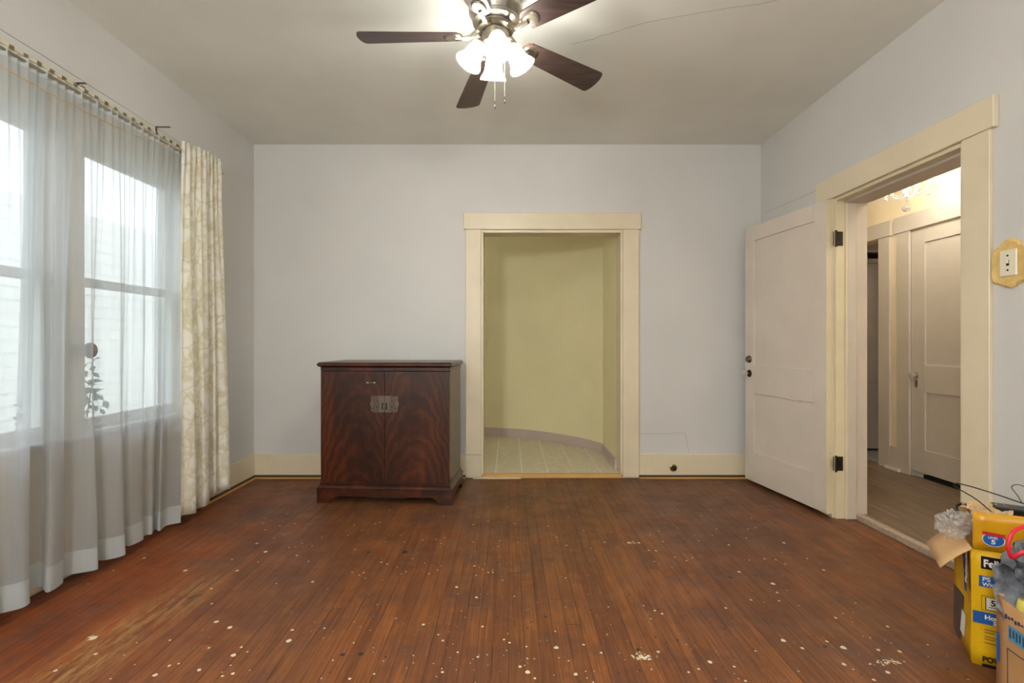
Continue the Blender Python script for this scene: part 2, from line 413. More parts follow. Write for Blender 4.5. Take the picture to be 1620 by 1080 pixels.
def catmull(P, n=8):
    out = []; P = [Vector(p) for p in P]
    for i in range(len(P)-1):
        a = P[max(i-1, 0)]; b = P[i]; c = P[i+1]; d = P[min(i+2, len(P)-1)]
        for k in range(n):
            t = k/n; out.append(.5*((2*b)+(c-a)*t+(2*a-5*b+4*c-d)*t*t+(3*b-a-3*c+d)*t**3))
    out.append(P[-1]); return out
def text(name, s, size, mat, parent, loc, rot=(PI/2, 0, 0), bold=0.0, ext=.0004, sx_=1.0, label=None):
    """flat lettering in the parent's frame, lying in its local XZ plane and facing -Y"""
    cu = bpy.data.curves.new(name, 'FONT'); cu.body = s; cu.size = size; cu.offset = bold; cu.extrude = ext; cu.resolution_u = 3
    tmp = bpy.data.objects.new(name+'_tmp', cu); C.objects.link(tmp)
    dg = bpy.context.evaluated_depsgraph_get(); me = bpy.data.meshes.new_from_object(tmp.evaluated_get(dg))
    bpy.data.objects.remove(tmp); me.name = name; me.materials.clear(); me.materials.append(MAT[mat])
    from mathutils import Euler
    T = Matrix.Translation(loc) @ Euler(rot).to_matrix().to_4x4() @ Matrix.Diagonal((sx_, 1, 1, 1))
    me.transform(T); o = bpy.data.objects.new(name, me); link(o); o.parent = parent; MW[o] = MW[parent]
    if label: o['label'] = label
    return o
def floor_px(x, y, z=0):
    d = F*(H-z)/(y-541); return ((x-806)*d/F, d)

# ================================================================ THE SETTING
XL, XR, YB, ZC = -2.11, 2.075, 4.10, 2.75     # room: left, right, back wall, ceiling
YR = -1.5                                      # rear wall behind the camera
HF = .03                                       # hall floor level
def structure(name, g, mat, label, cat, **k):
    return setp(obj(name, g, mat, kind='structure', **k), label, cat)

# ---- floors
fl = structure('floor', G().box(XL-.2, 2.2, YR-.1, YB+.04, -.08, -.014), 'dark', 'worn reddish brown oak strip floor flecked with cream paint', 'floor')
PW = .0572; nplank = 0
x = XL-.01; k = 0
rear = G()
while x < 2.19:
    x1 = min(x+PW, 2.19)
    y = 1.42 - R.random()*.9
    while y < YB+.02:
        L = R.uniform(.85, 2.1); ye = min(y+L, YB+.02)
        if YB+.02-ye < .3: ye = YB+.02
        z = -R.random()*.0007
        g = G().box(x+.0005, x1-.0005, max(y, YR)+.0004, ye-.0004, -.013, z)
        obj('plank', g, 'oak', fl, origin=((x+x1)/2, y, 0)); nplank += 1
        y = ye
    rear_end = None
    x = x1
# strips behind the camera, in one part
x = XL-.01; starts = {}
for o in fl.children:
    kx = round(o.location.x, 3); starts[kx] = min(starts.get(kx, 9), o.location.y)
for kx, ys in starts.items():
    rear.box(kx-PW/2+.0006, kx+PW/2-.0006, YR, max(ys, YR)-.0006, -.013, -.0003)
obj('rear_planks', rear, 'oak', fl, kind='stuff')

# paint drips read off the photograph (pixel x, y, radius px), plus small random spatter
DR = []
def dr(ox, oy, L): DR.extend((ox+a/3, oy+b/3, r/3) for a, b, r in L)
dr(0, 740, [(1003,572,8),(1005,644,7),(1027,729,13),(1092,756,15),(1145,850,9),(1108,888,15),(1174,872,7),(992,853,8),(945,958,12),(848,928,7),(803,938,10),(736,982,14),(455,882,11),(262,962,11),(445,806,20),(649,829,5),(807,817,8),(1105,975,12),(1095,936,6),(1370,820,17),(1388,768,10),(1127,487,9),(1260,397,12),(1219,358,9),(1258,293,5),(1260,240,5),(1246,262,5),(1328,275,5),(1398,263,5),(1349,314,4),(1365,218,5),(1101,435,6),(1224,446,5),(1300,335,4),(1481,370,5),(1373,378,5),(1403,373,4),(1434,359,5),(1465,443,6),(1408,415,7),(1527,329,5),(1484,540,9),(1312,548,5),(1540,760,7),(1580,912,6),(1525,998,6),(525,1000,6),(418,550,5),(539,487,6),(685,427,9),(880,486,12),(1055,987,9),(590,888,5),(1576,263,4)])
dr(540, 740, [(40,1000,10),(155,977,8),(59,830,6),(152,853,4),(260,713,6),(341,890,6),(310,949,4),(342,925,4),(460,791,7),(482,819,9),(480,968,10),(477,952,5),(437,928,4),(552,874,8),(530,835,4),(624,907,4),(648,896,9),(692,886,5),(670,752,8),(641,614,9),(547,565,10),(553,597,4),(632,465,7),(670,481,4),(697,496,6),(719,495,6),(718,484,4),(639,509,5),(681,457,4),(765,533,5),(190,447,7),(218,456,7),(307,492,6),(284,503,5),(416,502,6),(457,484,5),(339,430,5),(395,451,4),(473,465,4),(106,497,6),(85,508,5),(52,495,5),(66,387,5),(115,523,4),(266,470,4),(209,351,4),(299,352,5),(386,343,5),(283,320,4),(451,339,5),(473,359,5),(491,330,5),(469,374,4),(61,271,5),(162,264,5),(184,258,5),(97,294,4),(31,318,4),(228,199,5),(486,228,5),(626,268,6),(697,251,4),(653,233,3),(790,185,4),(820,263,4),(626,352,5),(751,344,5),(745,373,5),(838,352,4),(773,257,3),(1020,329,5),(980,276,5),(1068,367,6),(1093,389,4),(1184,381,5),(1077,233,4),(1151,298,4),(1063,521,6),(1282,302,4),(1250,352,6),(1366,355,11),(1412,355,9),(1493,393,8),(1458,391,6),(1507,300,5),(1466,317,5),(1525,348,6),(1486,443,5),(1582,423,5),(1268,659,6),(1487,676,8),(1522,692,8),(1435,653,5),(1470,716,4),(1015,775,6),(772,814,8),(798,829,8),(878,847,7),(1020,852,14),(1150,839,8),(1233,877,9),(1101,1030,5),(848,942,10),(884,968,16),(918,998,9),(1112,978,13),(1505,872,10),(1078,915,6),(1034,901,5),(1160,965,5),(1199,965,4),(1261,790,5),(1472,956,5),(1196,1016,6),(1008,982,4),(389,743,10),(820,609,5),(883,904,6),(916,905,5),(612,926,4),(570,678,4)])
dr(1000, 740, [(370,921,14),(484,942,9),(316,954,9),(268,969,8),(124,872,10),(92,955,5),(538,1010,9),(506,999,5),(1003,852,18),(925,823,9),(1005,931,13),(1050,955,6),(1213,969,14),(1168,863,11),(1270,870,11),(1148,1005,10),(789,964,6),(717,818,15),(808,855,11),(1403,839,6),(1212,752,9),(966,711,9),(697,630,8),(445,664,9),(688,591,8),(668,549,15),(564,626,8),(909,484,9),(727,455,6),(721,355,10),(831,430,6),(628,431,7),(682,436,7),(556,437,5),(712,400,4),(567,238,5),(585,283,5),(551,288,5),(541,331,6),(458,365,8),(400,290,5),(318,345,5),(203,423,5),(258,440,6),(286,427,5),(106,676,7),(143,691,7),(54,653,5),(88,715,5),(126,300,4),(161,262,4),(327,226,4),(216,285,4),(373,199,4),(296,319,4),(380,319,4),(1060,640,5),(1000,690,5),(1130,805,5),(1095,798,4),(1230,830,4),(790,653,4),(585,868,7),(508,493,10)])
spat = G(); dark = G()
def blob(g, X, Y, rx, ry, z=.0006):
    n = 9; ph = R.random()*6; vs = [(X, Y, z*1.6)]
    for i in range(n):
        a = 2*PI*i/n; q = R.uniform(.8, 1.15); vs.append((X+rx*q*math.cos(a+ph), Y+ry*q*math.sin(a+ph), z*.2))
    g.add(vs, [(0, 1+i, 1+(i+1) % n) for i in range(n)])
for (px, py, r) in DR:
    if py < 757: continue
    X, Y = floor_px(px, py); rr = max(r, 1.15)*.80*Y/F
    blob(spat, X, Y, rr, rr*1.05)
for _ in range(420):
    X = max(-1.5, min(1.95, R.gauss(.1, .75))); Y = R.uniform(1.5, 3.6); rr = R.choice([.0012, .0016, .002, .0026]); blob(spat, X, Y, rr, rr)
# larger smears built of many specks
for (cx, cy, sx_, sy_, n) in [(1014,1039,20,6,55),(1400,1048,22,6,40),(1003,858,9,4,16),(148,1008,10,4,10)]:
    for _ in range(n):
        X, Y = floor_px(cx+R.gauss(0, sx_*.5), cy+R.gauss(0, sy_*.5)); blob(spat, X, Y, R.uniform(.001, .006), R.uniform(.001, .005))
obj('paint_spatter', spat, 'drop', fl, kind='stuff')
for (px, py, r) in [(571,1034,4.5),(542,1035,4),(558,931,2),(1155,913,4),(863,975,3),(1010,1027,4),(841,983,2),(960,965,2),(995,940,2),(1195,910,2.5),(1305,1022,4),(1215,945,2),(1083,856,3),(831,862,2),(640,873,5),(583,873,4)]:
    X, Y = floor_px(px, py); blob(dark, X, Y, r*Y/F, r*Y/F)
for _ in range(150):
    X = max(-1.3, min(1.9, R.gauss(.5, .6))); Y = R.uniform(1.6, 3.7); rr = R.uniform(.0015, .005); blob(dark, X, Y, rr, rr*R.uniform(.8, 1.6))
obj('dark_spots', dark, 'drop_dark', fl, kind='stuff')

# ---- walls
def wall_x(x0, x1, ya, yb, za, zb, holes):
    """wall slab between x0 and x1 (thickness), running in Y, with rectangular holes (y0,y1,z0,z1)"""
    g = G(); ys = sorted({ya, yb, *[h[0] for h in holes], *[h[1] for h in holes]})
    for a, b in zip(ys, ys[1:]):
        hs = [h for h in holes if h[0] <= a and h[1] >= b]; z = za
        for h in sorted(hs, key=lambda h: h[2]):
            if h[2] > z: g.box(x0, x1, a, b, z, h[2])
            z = h[3]
        if z < zb: g.box(x0, x1, a, b, z, zb)
    return g
def wall_y(y0, y1, xa, xb, za, zb, holes):
    g = wall_x(y0, y1, xa, xb, za, zb, holes); g.v = [(b, a, c) for a, b, c in g.v]; return g
W2 = (1.56, 2.33, .66, 2.14); W1w = (2.44, 3.21, .66, 2.14)
structure('wall_left', wall_x(XL-.16, XL, YR, YB, -.1, ZC, [W2, W1w]), 'wall', 'left greyish white plaster wall with two windows', 'wall')
DO = (2.262, 3.17, -.1, 2.04)       # doorway in the right wall
structure('wall_right', wall_x(XR, 2.25, YR, YB, -.1, ZC, [DO]), 'wall', 'right greyish white plaster wall with open doorway', 'wall')
AO = (-.2345, .933, -.1, 2.04)      # opening in the back wall
structure('wall_back', wall_y(YB, YB+.13, XL-.16, 2.25, -.1, ZC, [AO]), 'wall', 'greyish white back wall around the cream framed opening', 'wall')
structure('wall_rear', wall_y(YR-.12, YR, XL-.16, 2.25, -.1, ZC, [(-1.7,-.6,.66,2.14), (.6,1.7,.66,2.14)]), 'wall', 'plaster wall behind the viewpoint with two added windows', 'wall')
ce = structure('ceiling', G().box(XL-.16, 2.25, YR, YB+.13, ZC, ZC+.1), 'ceiling', 'off-white plaster ceiling with a hairline crack', 'ceiling')
# cracks: thin raised filler lines
def crack(parent, pts, plane, r=.0009, label=None):
    P = []
    for a, b in zip(pts, pts[1:]):
        for i in range(7): t = i/7; P.append((a[0]+(b[0]-a[0])*t+R.gauss(0, .002), a[1]+(b[1]-a[1])*t+R.gauss(0, .002)))
    P.append(pts[-1])
    Q = [{'c': (p[0], p[1], ZC), 'r': (XR, p[0], p[1]), 'b': (p[0], YB, p[1])}[plane] for p in P]
    obj('crack', G().tube(Q, r, 4), 'crackm', parent)
def ceil_px(x, y): d = F*(ZC-H)/(541-y); return ((x-806)*d/F, d)
crack(ce, [ceil_px(*p) for p in [(905,70),(940,61),(985,46),(1012,38),(1050,30),(1110,20),(1165,11),(1200,7),(1240,-2)]], 'c', .0007)
def rw(x, y): d = F*XR/(x-806); return (d, H+(541-y)*d/F)
wr = bpy.data.objects['wall_right']; wb = bpy.data.objects['wall_back']
crack(wr, [rw(*p) for p in [(1209,337),(1225,330),(1248,320),(1275,309),(1299,297)]], 'r', .0008)
def bw(x, y): return ((x-806)*YB/F, H+(541-y)*YB/F)
crack(wb, [bw(*p) for p in [(1010,686),(1050,686),(1084,685),(1087,700),(1090,716)]], 'b', .0007)
crack(wb, [bw(*p) for p in [(1207.5,300),(1208,320),(1209,350)]], 'b', .0006)

# ---- baseboards of the room
def base_y(name, xa, xb, label, mat='cream', top=.197, y=YB):
    o = structure(name, G().box(xa, xb, y-.018, y, .028, top), mat, label, 'baseboard', bevel=.002)
    obj('shoe_strip', G().box(xa, xb, y-.022, y, .010, .030), 'shoe', o)
    obj('floor_strip', G().box(xa, xb, y-.034, y, 0, .011), 'pine', o, bevel=.002)
    return o
base_y('baseboard_back', XL, -.362, 'cream baseboard on the back wall behind the cabinet')
base_y('baseboard_back_right', 1.066, XR, 'cream baseboard between the opening and the door')
o = structure('baseboard_left', G().box(XL, XL+.018, 3.36, YB-.019, .028, .197), 'cream', 'cream baseboard on the window wall near the corner', 'baseboard', bevel=.002)
obj('shoe_strip', G().box(XL, XL+.022, 3.36, YB-.02, .010, .030), 'shoe', o)
obj('floor_strip', G().box(XL, XL+.034, 3.36, YB-.02, 0, .011), 'pine', o)
o = structure('baseboard_right', G().box(XR-.018, XR, 3.30, YB-.019, .028, .197), 'cream', 'cream baseboard behind the open door', 'baseboard', bevel=.002)
obj('shoe_strip', G().box(XR-.022, XR, 3.30, YB-.02, .0, .030), 'shoe', o)
o = structure('baseboard_right_front', G().box(XR-.018, XR, YR, 2.12, .0, .197), 'cream', 'cream baseboard behind the boxes by the doorway', 'baseboard', bevel=.002)

# ---- cased opening in the back wall (trim_1)
t1 = thing('trim_1', 'cream wooden casing of the opening in the back wall', 'trim', (.35, YB, 0), kind='structure')
t1h = obj('header', G().box(-.376, 1.08, YB-.03, YB, 2.045, 2.18), 'cream', t1, bevel=.003)
obj('side_casing', G().box(-.360, -.2345, YB-.024, YB, .197, 2.045), 'cream', t1, bevel=.002)
obj('side_casing', G().box(.933, 1.063, YB-.024, YB, .012, 2.045), 'cream', t1, bevel=.002)
obj('plinth_block', G().box(-.362, -.2325, YB-.026, YB, .012, .195), 'cream_chip', t1, bevel=.002)
obj('jamb', G().box(-.2345, -.2145, YB-.012, YB+.15, .02, 2.03), 'cream', t1, bevel=.002)
obj('jamb', G().box(.913, .933, YB-.012, YB+.15, .02, 2.03), 'cream', t1, bevel=.002)
obj('head_jamb', G().box(-.2345, .933, YB-.012, YB+.15, 2.02, 2.045), 'cream', t1, bevel=.002)
obj('threshold_strip', G().box(-.236, .934, YB-.012, YB+.03, .0, .034), 'pine', t1, bevel=.003, label='raw yellow pine threshold strip')
obj('plaster_lip', G().prism([(-.30,0),(.1,0),(.06,.006),(-.2,.010),(-.30,.008)], 'y', YB-.03, YB-.012), 'drop', t1)

# ---- passage behind the opening: curved yellow wall, tiles
AF = .032
curve = [(.916, YB+.13), (.916, 4.87)] + [tuple(p)[:2] for p in catmull([(.916,4.87,0),(.772,5.12,0),(.574,5.35,0),(.353,5.54,0),(.10,5.69,0),(-.33,5.80,0),(-.8,5.83,0),(-1.5,5.83,0)], 6)]
def ribbon(path, z0, z1, th):
    """vertical slab along a plan path, thickness to the left of travel (th>0) """
    g = G(); n = len(path); out = []
    for i, p in enumerate(path):
        a = Vector(path[max(i-1, 0)]); b = Vector(path[min(i+1, n-1)]); t = (b-a).normalized(); nn = Vector((-t.y, t.x)); out.append(Vector(p)+nn*th)
    vs = []
    for z in (z0, z1):
        vs += [(p[0], p[1], z) for p in path]; vs += [(q.x, q.y, z) for q in out]
    fs = []
    for i in range(n-1):
        fs += [(i, i+1, 2*n+i+1, 2*n+i), (n+i+1, n+i, 3*n+i, 3*n+i+1), (2*n+i, 2*n+i+1, 3*n+i+1, 3*n+i), (i+1, i, n+i, n+i+1)]
    fs += [(0, 2*n, 3*n, n), (n-1, 2*n-1, 4*n-1, 3*n-1)]
    return g.add(vs, fs)
structure('wall_curved', ribbon(curve, 0, ZC, -.08), 'yellow', 'pale yellow curved wall of the passage behind the opening', 'wall')
structure('wall_passage_left', G().box(-1.6, -1.5, YB+.13, 5.95, 0, ZC), 'yellow', 'pale yellow end wall of the passage', 'wall')
structure('ceiling_passage', G().box(-1.6, 1.05, YB+.13, 6, 2.45, 2.5), 'ceiling', 'plain ceiling of the passage', 'ceiling')
structure('baseboard_curved', ribbon(curve[1:], AF, AF+.095, .014), 'mauve_base', 'mauve baseboard bent along the curved yellow wall', 'baseboard')
structure('baseboard_passage', G().box(.902, .917, YB+.15, 4.87, AF, AF+.095), 'mauve_base', 'short mauve baseboard beside the opening jamb', 'baseboard')
fp = structure('floor_passage', G().box(-1.5, 1.0, YB+.02, 5.95, -.05, AF-.004), 'grout', 'pale patterned tile floor of the passage', 'floor')
TS = .2215
for i in range(-6, 5):
    for j in range(8):
        x0 = .105-.2215+i*TS+.0045; x1 = x0+TS-.009
        y0 = YB+.035+j*TS+.0006; y1 = y0+TS-.0012
        if x1 > .915: x1 = .915
        if x1-x0 < .02: continue
        g = G().box(x0, x1, y0, y1, AF-.006, AF)
        obj('tile', g, 'lino', fp, origin=((x0+x1)/2, (y0+y1)/2, AF-.006))
sw = thing('light_switch', 'small cream switch plate on the curved yellow wall', 'switch', (-.30, 5.79, 1.04))
Mx = frame_on(-.298, 5.788, 1.09, math.radians(-12))
def loc(M_, g): g.v = [tuple(M_ @ Vector(v)) for v in g.v]; return g
obj('plate', loc(Mx, G().box(-.036, .036, -.012, 0, -.058, .058)), 'ivory', sw, bevel=.003)
obj('toggle', loc(Mx, G().box(-.005, .005, -.022, -.010, -.010, .012)), 'black', sw)

# ---- windows in the left wall
def window(name, hole, label, side='x'):
    y0, y1, z0, z1 = hole; t = thing(name, label, 'window', (XL-.05, (y0+y1)/2, z0), kind='structure')
    xo = XL-.02
    for s in ((y0, y0+.022), (y1-.022, y1)): obj('jamb', G().box(XL-.15, XL+.004, s[0], s[1], z0, z1), 'whitetrim', t)
    obj('head_jamb', G().box(XL-.15, XL+.004, y0, y1, z1-.02, z1), 'whitetrim', t)
    obj('sill', G().box(XL-.17, XL-.02, y0, y1, z0, z0+.022), 'whitetrim', t)
    zm = 1.425
    for nm, xa, za, zb in (('lower_sash', xo-.045, z0+.022, zm+.02), ('upper_sash', xo-.085, zm-.02, z1-.02)):
        g = G(); a, b = y0+.022, y1-.022
        g.box(xa, xa+.035, a, a+.042, za, zb).box(xa, xa+.035, b-.042, b, za, zb)
        g.box(xa, xa+.035, a+.042, b-.042, za, za+(.052 if nm[0] == 'l' else .036)).box(xa, xa+.035, a+.042, b-.042, zb-.036, zb)
        s = obj(nm, g, 'whitetrim', t)
        obj('pane', G().box(xa+.014, xa+.018, a+.042, b-.042, za+.03, zb-.036), 'glass', s)
    return t
window('window_1', W1w, 'double-hung window behind the sheer nearer the corner')
window('window_2', W2, 'double-hung window behind the near end of the sheer')
wt = thing('trim_2', 'white painted casing, stool and panelled apron around the two windows', 'trim', (XL, 2.4, 0), kind='structure')
for a, b in ((1.43, 1.56), (2.33, 2.44), (3.21, 3.34)): obj('side_casing', G().box(XL, XL+.022, a, b, .68, 2.14), 'cream', wt, bevel=.002)
obj('header', G().box(XL, XL+.026, 1.41, 3.36, 2.14, 2.25), 'cream', wt, bevel=.003)
obj('stool', G().box(XL-.02, XL+.06, 1.41, 3.36, .652, .678), 'whitetrim', wt, bevel=.004)
for z0, z1 in ((.525, .652), (.02, .206)): obj('rail', G().box(XL, XL+.022, 1.43, 3.34, z0, z1), 'cream', wt, bevel=.002)
for a, b in ((1.43, 1.56), (2.407, 2.527), (3.22, 3.34)): obj('stile', G().box(XL, XL+.022, a, b, .206, .525), 'cream', wt, bevel=.002)
for a, b in ((1.56, 2.407), (2.527, 3.22)): obj('panel', G().box(XL, XL+.006, a, b, .206, .525), 'cream', wt)
# unseen windows behind the viewpoint, added only to let fill daylight in
for i, xa in enumerate((-1.7, .6)):
    t = thing('window_%d' % (i+3), 'window added for fill daylight behind the viewpoint, %s' % ('on the curtained side' if i == 0 else 'on the doorway side'), 'window', (xa+.55, YR, .66), kind='structure')
    g = G()
    for a, b in ((xa, xa+.05), (xa+1.05, xa+1.1)): g.box(a, b, YR-.1, YR-.05, .66, 2.14)
    for a, b in ((.66, .72), (1.39, 1.43), (2.09, 2.14)): g.box(xa+.05, xa+1.05, YR-.1, YR-.05, a, b)
    s = obj('sash', g, 'whitetrim', t)
    obj('pane', G().box(xa+.05, xa+1.05, YR-.078, YR-.074, .72, 2.09), 'glass', s)

# ---- doorway in the right wall (trim_3) and hall
t3 = thing('trim_3', 'cream wooden casing of the doorway in the right wall', 'trim', (XR, 2.7, 0), kind='structure')
obj('header', G().box(XR-.026, XR, 2.105, 3.325, 2.035, 2.172), 'cream', t3, bevel=.003)
obj('side_casing', G().box(XR-.018, XR, 2.13, 2.262, 0, 2.035), 'cream', t3, bevel=.002)
obj('side_casing', G().box(XR-.018, XR, 3.17, 3.30, 0, 2.035), 'cream', t3, bevel=.002)
for y0, y1, s in ((2.262, 2.282, 1), (3.15, 3.17, -1)):
    obj('jamb', G().box(XR-.005, XR+.050, y0, y1, .0, 2.035), 'cream_chip', t3, bevel=.002)
    ys = (y1, y1+.013) if s > 0 else (y0-.013, y0)
    obj('stop', G().box(XR+.050, XR+.062, min(y0, ys[0]), max(y1, ys[1]), .0, 2.022), 'cream_chip', t3, bevel=.002)
    obj('hall_jamb', G().box(XR+.062, XR+.118, min(y0, ys[0]), max(y1, ys[1]), .0, 2.022), 'mauve', t3, bevel=.003)
    obj('hall_jamb', G().box(XR+.118, XR+.195, y0, y1, .0, 2.022), 'mauve', t3, bevel=.003)
obj('head_jamb', G().box(XR-.005, XR+.050, 2.282, 3.15, 2.015, 2.035), 'cream_chip', t3, bevel=.002)
obj('head_stop', G().box(XR+.050, XR+.195, 2.282, 3.15, 2.0, 2.035), 'mauve', t3, bevel=.002)
obj('threshold', G().box(2.19, 2.235, 2.262, 3.17, -.002, .034), 'strip', t3, bevel=.003, label='pale speckled threshold strip')
# hall
structure('wall_hall', wall_x(3.3, 3.40, .9, 6.2, 0, ZC, [(3.27, 4.08, -.1, 2.03), (4.42, 5.12, -.1, 2.03)]), 'hallwall', 'warm cream hall wall with a closed door and a dark doorway', 'wall')
structure('wall_hall_end', G().box(2.25, 3.3, 6.2, 6.3, 0, ZC), 'hallwall', 'cream wall closing the far end of the hall', 'wall')
structure('wall_hall_front', G().box(2.25, 3.3, .8, .9, 0, ZC), 'hallwall', 'cream wall closing the near end of the hall', 'wall')
structure('wall_hall_side', G().box(2.15, 2.25, YB+.13, 6.2, 0, ZC), 'hallwall', 'cream side wall of the hall beyond the room', 'wall')
structure('ceiling_hall', G().box(2.25, 4.9, .8, 6.3, ZC, ZC+.1), 'ceiling', 'pale ceiling above the hall chandelier', 'ceiling')
hf = structure('floor_hall', G().box(2.2, 3.34, .9, 6.2, -.06, HF-.006), 'dark', 'grey-brown vinyl plank floor of the hall', 'floor')
for i in range(6):
    x0 = 2.235+i*.18; x1 = min(x0+.18, 3.33); y = .9+R.random()*.5
    obj('plank', G().box(x0+.0005, x1-.0005, .9, y-.0006, HF-.006, HF), 'vinyl', hf)
    while y < 6.19:
        ye = min(y+1.22, 6.19); obj('plank', G().box(x0+.0005, x1-.0005, y+.0006, ye-.0006, HF-.006, HF-R.random()*.0004), 'vinyl', hf, origin=((x0+x1)/2, y, HF)); y = ye
t4 = thing('trim_4', 'mauve casing around the closed hall door', 'trim', (3.3, 3.6, 0), kind='structure')
obj('header', G().box(3.272, 3.3, 3.12, 4.235, 2.035, 2.17), 'mauve', t4, bevel=.003)
obj('side_casing', G().box(3.28, 3.3, 4.08, 4.212, HF, 2.035), 'mauve', t4, bevel=.002)
obj('side_casing', G().box(3.28, 3.3, 3.14, 3.27, HF, 2.035), 'mauve', t4, bevel=.002)
obj('jamb', G().box(3.3, 3.39, 4.07, 4.085, HF, 2.035), 'mauve', t4)
t5 = thing('trim_5', 'mauve casing around the dark doorway at the hall end', 'trim', (3.3, 4.7, 0), kind='structure')
obj('header', G().box(3.272, 3.3, 4.27, 5.27, 2.035, 2.17), 'mauve', t5, bevel=.003)
obj('side_casing', G().box(3.28, 3.3, 4.292, 4.42, HF, 2.035), 'mauve', t5, bevel=.002)
obj('side_casing', G().box(3.28, 3.3, 5.12, 5.25, HF, 2.035), 'mauve', t5, bevel=.002)
obj('jamb', G().box(3.3, 3.40, 4.42, 4.435, HF, 2.035), 'mauve', t5)
structure('baseboard_hall', G().box(3.283, 3.3, 4.212, 4.292, HF, .225), 'mauve', 'mauve baseboard piece between the two hall door casings', 'baseboard')
structure('trim_6', G().box(3.262, 3.283, 4.17, 4.32, HF, HF+.022), 'whitetrim', 'white scrap of shoe molding on the hall floor', 'trim')
# bathroom beyond
structure('wall_bath', G().box(3.4, 4.9, 5.9, 6.0, 0, ZC).box(4.8, 4.9, 4.3, 5.9, 0, ZC).box(3.4, 4.8, 4.2, 4.3, 0, ZC), 'mauve', 'grey walls of the dark room beyond the hall', 'wall')
structure('floor_bath', G().box(3.335, 4.8, 4.3, 5.9, -.05, HF+.002), 'mosaic', 'small white mosaic tile floor in the dark room', 'floor')
structure('wall_bath_partition', wall_y(5.03, 5.12, 3.42, 4.8, 0, ZC, [(3.45, 4.25, -.1, 2.03)]), 'mauve', 'partition with a closed door in the dark room', 'wall')
obj_b = thing('trim_7', 'dark bluish strip under the partition door', 'trim', (3.85, 5.0, 0), kind='structure')
obj('strip', G().box(3.42, 4.3, 4.985, 5.03, HF, HF+.018), 'plumb', obj_b)  # dark bluish strip along the foot of the partition door

# ---- doors (two-panel leaves)
def leaf(t, Wd, y0=-.017, y1=.018, z0=.03, z1=2.03, mat='doorp', edge=None, s0=.108, s1=.108):
    """local frame: x along the leaf from the hinge, y through it, z up"""
    m = mat
    kw = dict(local=True)
    obj('stile', G().box(0, s0, y0, y1, z0, z1), m, t, bevel=.0015, **kw)
    obj('stile', G().box(Wd-s1, Wd, y0, y1, z0, z1), m, t, bevel=.0015, **kw)
    for a, b in ((z0, .26), (.722, .938), (1.915, z1)): obj('rail', G().box(s0, Wd-s1, y0, y1, a, b), m, t, bevel=.0008, **kw)
    for a, b in ((.26, .722), (.938, 1.915)):
        obj('panel', G().box(s0, Wd-s1, y0+.012, y1-.012, a, b), m, t, **kw)
def knob_g(x, z, yf, r=.027, L=.055, s=-1):
    M_ = Matrix.Translation((x, yf, z)) @ Matrix.Rotation(PI/2 if s < 0 else -PI/2, 4, 'X')
    return G().lathe([(.026, 0), (.026, .004), (.012, .007), (.010, L*.4), (.018, L*.5), (r, L*.65), (r, L*.85), (r*.7, L*.98), (.004, L)], M_, 12, True)
# door 1: open leaf, hinged at the far jamb and swung against the back corner
ang = math.atan2(.99, -.143)
d1 = thing('door_1', 'open greyish pink two-panel door swung against the back corner', 'door', (2.035, 3.165, .0), ang, kind='structure')
leaf(d1, .845, -.018, .018, .028, 2.028)
o = obj('hinge_edge', G().box(-.0015, .0005, -.018, .018, .028, 2.028), 'cream_chip', d1, local=True, label='cream painted hinge edge')
obj('knob', knob_g(.79, .872, .018, .027, .058, 1), 'crystal', d1, True, True, label='old glass knob')
obj('rosette', loc(Matrix.Translation((.79, .018, .872)) @ Matrix.Rotation(-PI/2, 4, 'X'), G().lathe([(.030, 0), (.028, .004), (.014, .009), (.012, .018)], seg=14)), 'iron', d1, True, True)
obj('deadbolt', loc(Matrix.Translation((.79, .018, .985)) @ Matrix.Rotation(-PI/2, 4, 'X'), G().lathe([(.030, 0), (.030, .006), (.024, .014), (.022, .020), (.004, .021)], seg=16)), 'nickel_dark', d1, True, True)
obj('chipped_ledge', G().box(.24, .37, .007, .0186, .716, .726), 'cream_chip', d1, local=True)
for z in (.35, 1.775):
    h = obj('hinge', loc(Matrix.Identity(4), G().box(2.052, 2.056, 3.1475, 3.151, z-.045, z+.045).tube([(2.066, 3.142, z-.052), (2.066, 3.142, z+.052)], .0065, 8)
            .box(2.070, 2.112, 3.1465, 3.150, z-.045, z+.045)), 'iron', t3)
    obj('screw', G().ball((2.09, 3.146, z+.025), .004, 6, 4).ball((2.09, 3.146, z-.025), .004, 6, 4), 'nickel_dark', h, kind='stuff')
# door 2: closet door in the hall wall, closed; local x runs towards the camera from the far edge
d2 = thing('door_2', 'closed mauve two-panel door in the hall wall', 'door', (3.318, 4.075, 0), -PI/2, kind='structure')
leaf(d2, .80, -.017, .018, .075, 2.03, 'mauve', s0=.125, s1=.125)
obj('knob', knob_g(.045, .852, -.017, .026, .055, -1), 'crystal', d2, True, True, label='clear glass knob')
obj('escutcheon', G().box(.033, .057, -.0195, -.017, .755, .815), 'nickel', d2, local=True)
obj('keyhole', G().box(.043, .047, -.0202, -.019, .772, .795), 'black', d2, local=True)
obj('worn_ledge', G().box(.14, .60, -.0176, -.008, .932, .943), 'whitetrim', d2, local=True)
structure('floor_closet', G().box(3.34, 4.2, 3.0, 4.2, -.05, .0), 'dark', 'dark closet floor behind the hall door', 'floor')
structure('wall_closet', G().box(3.56, 3.6, 3.0, 4.2, 0, 2.2), 'dark', 'dark closet back behind the hall door', 'wall')
# door 3: door of the dark room
d3 = thing('door_3', 'dim panelled door inside the dark room', 'door', (3.46, 5.02, 0), 0, kind='structure')
leaf(d3, .78, -.017, .018, HF+.02, 1.96, 'mauve', s0=.05, s1=.1)

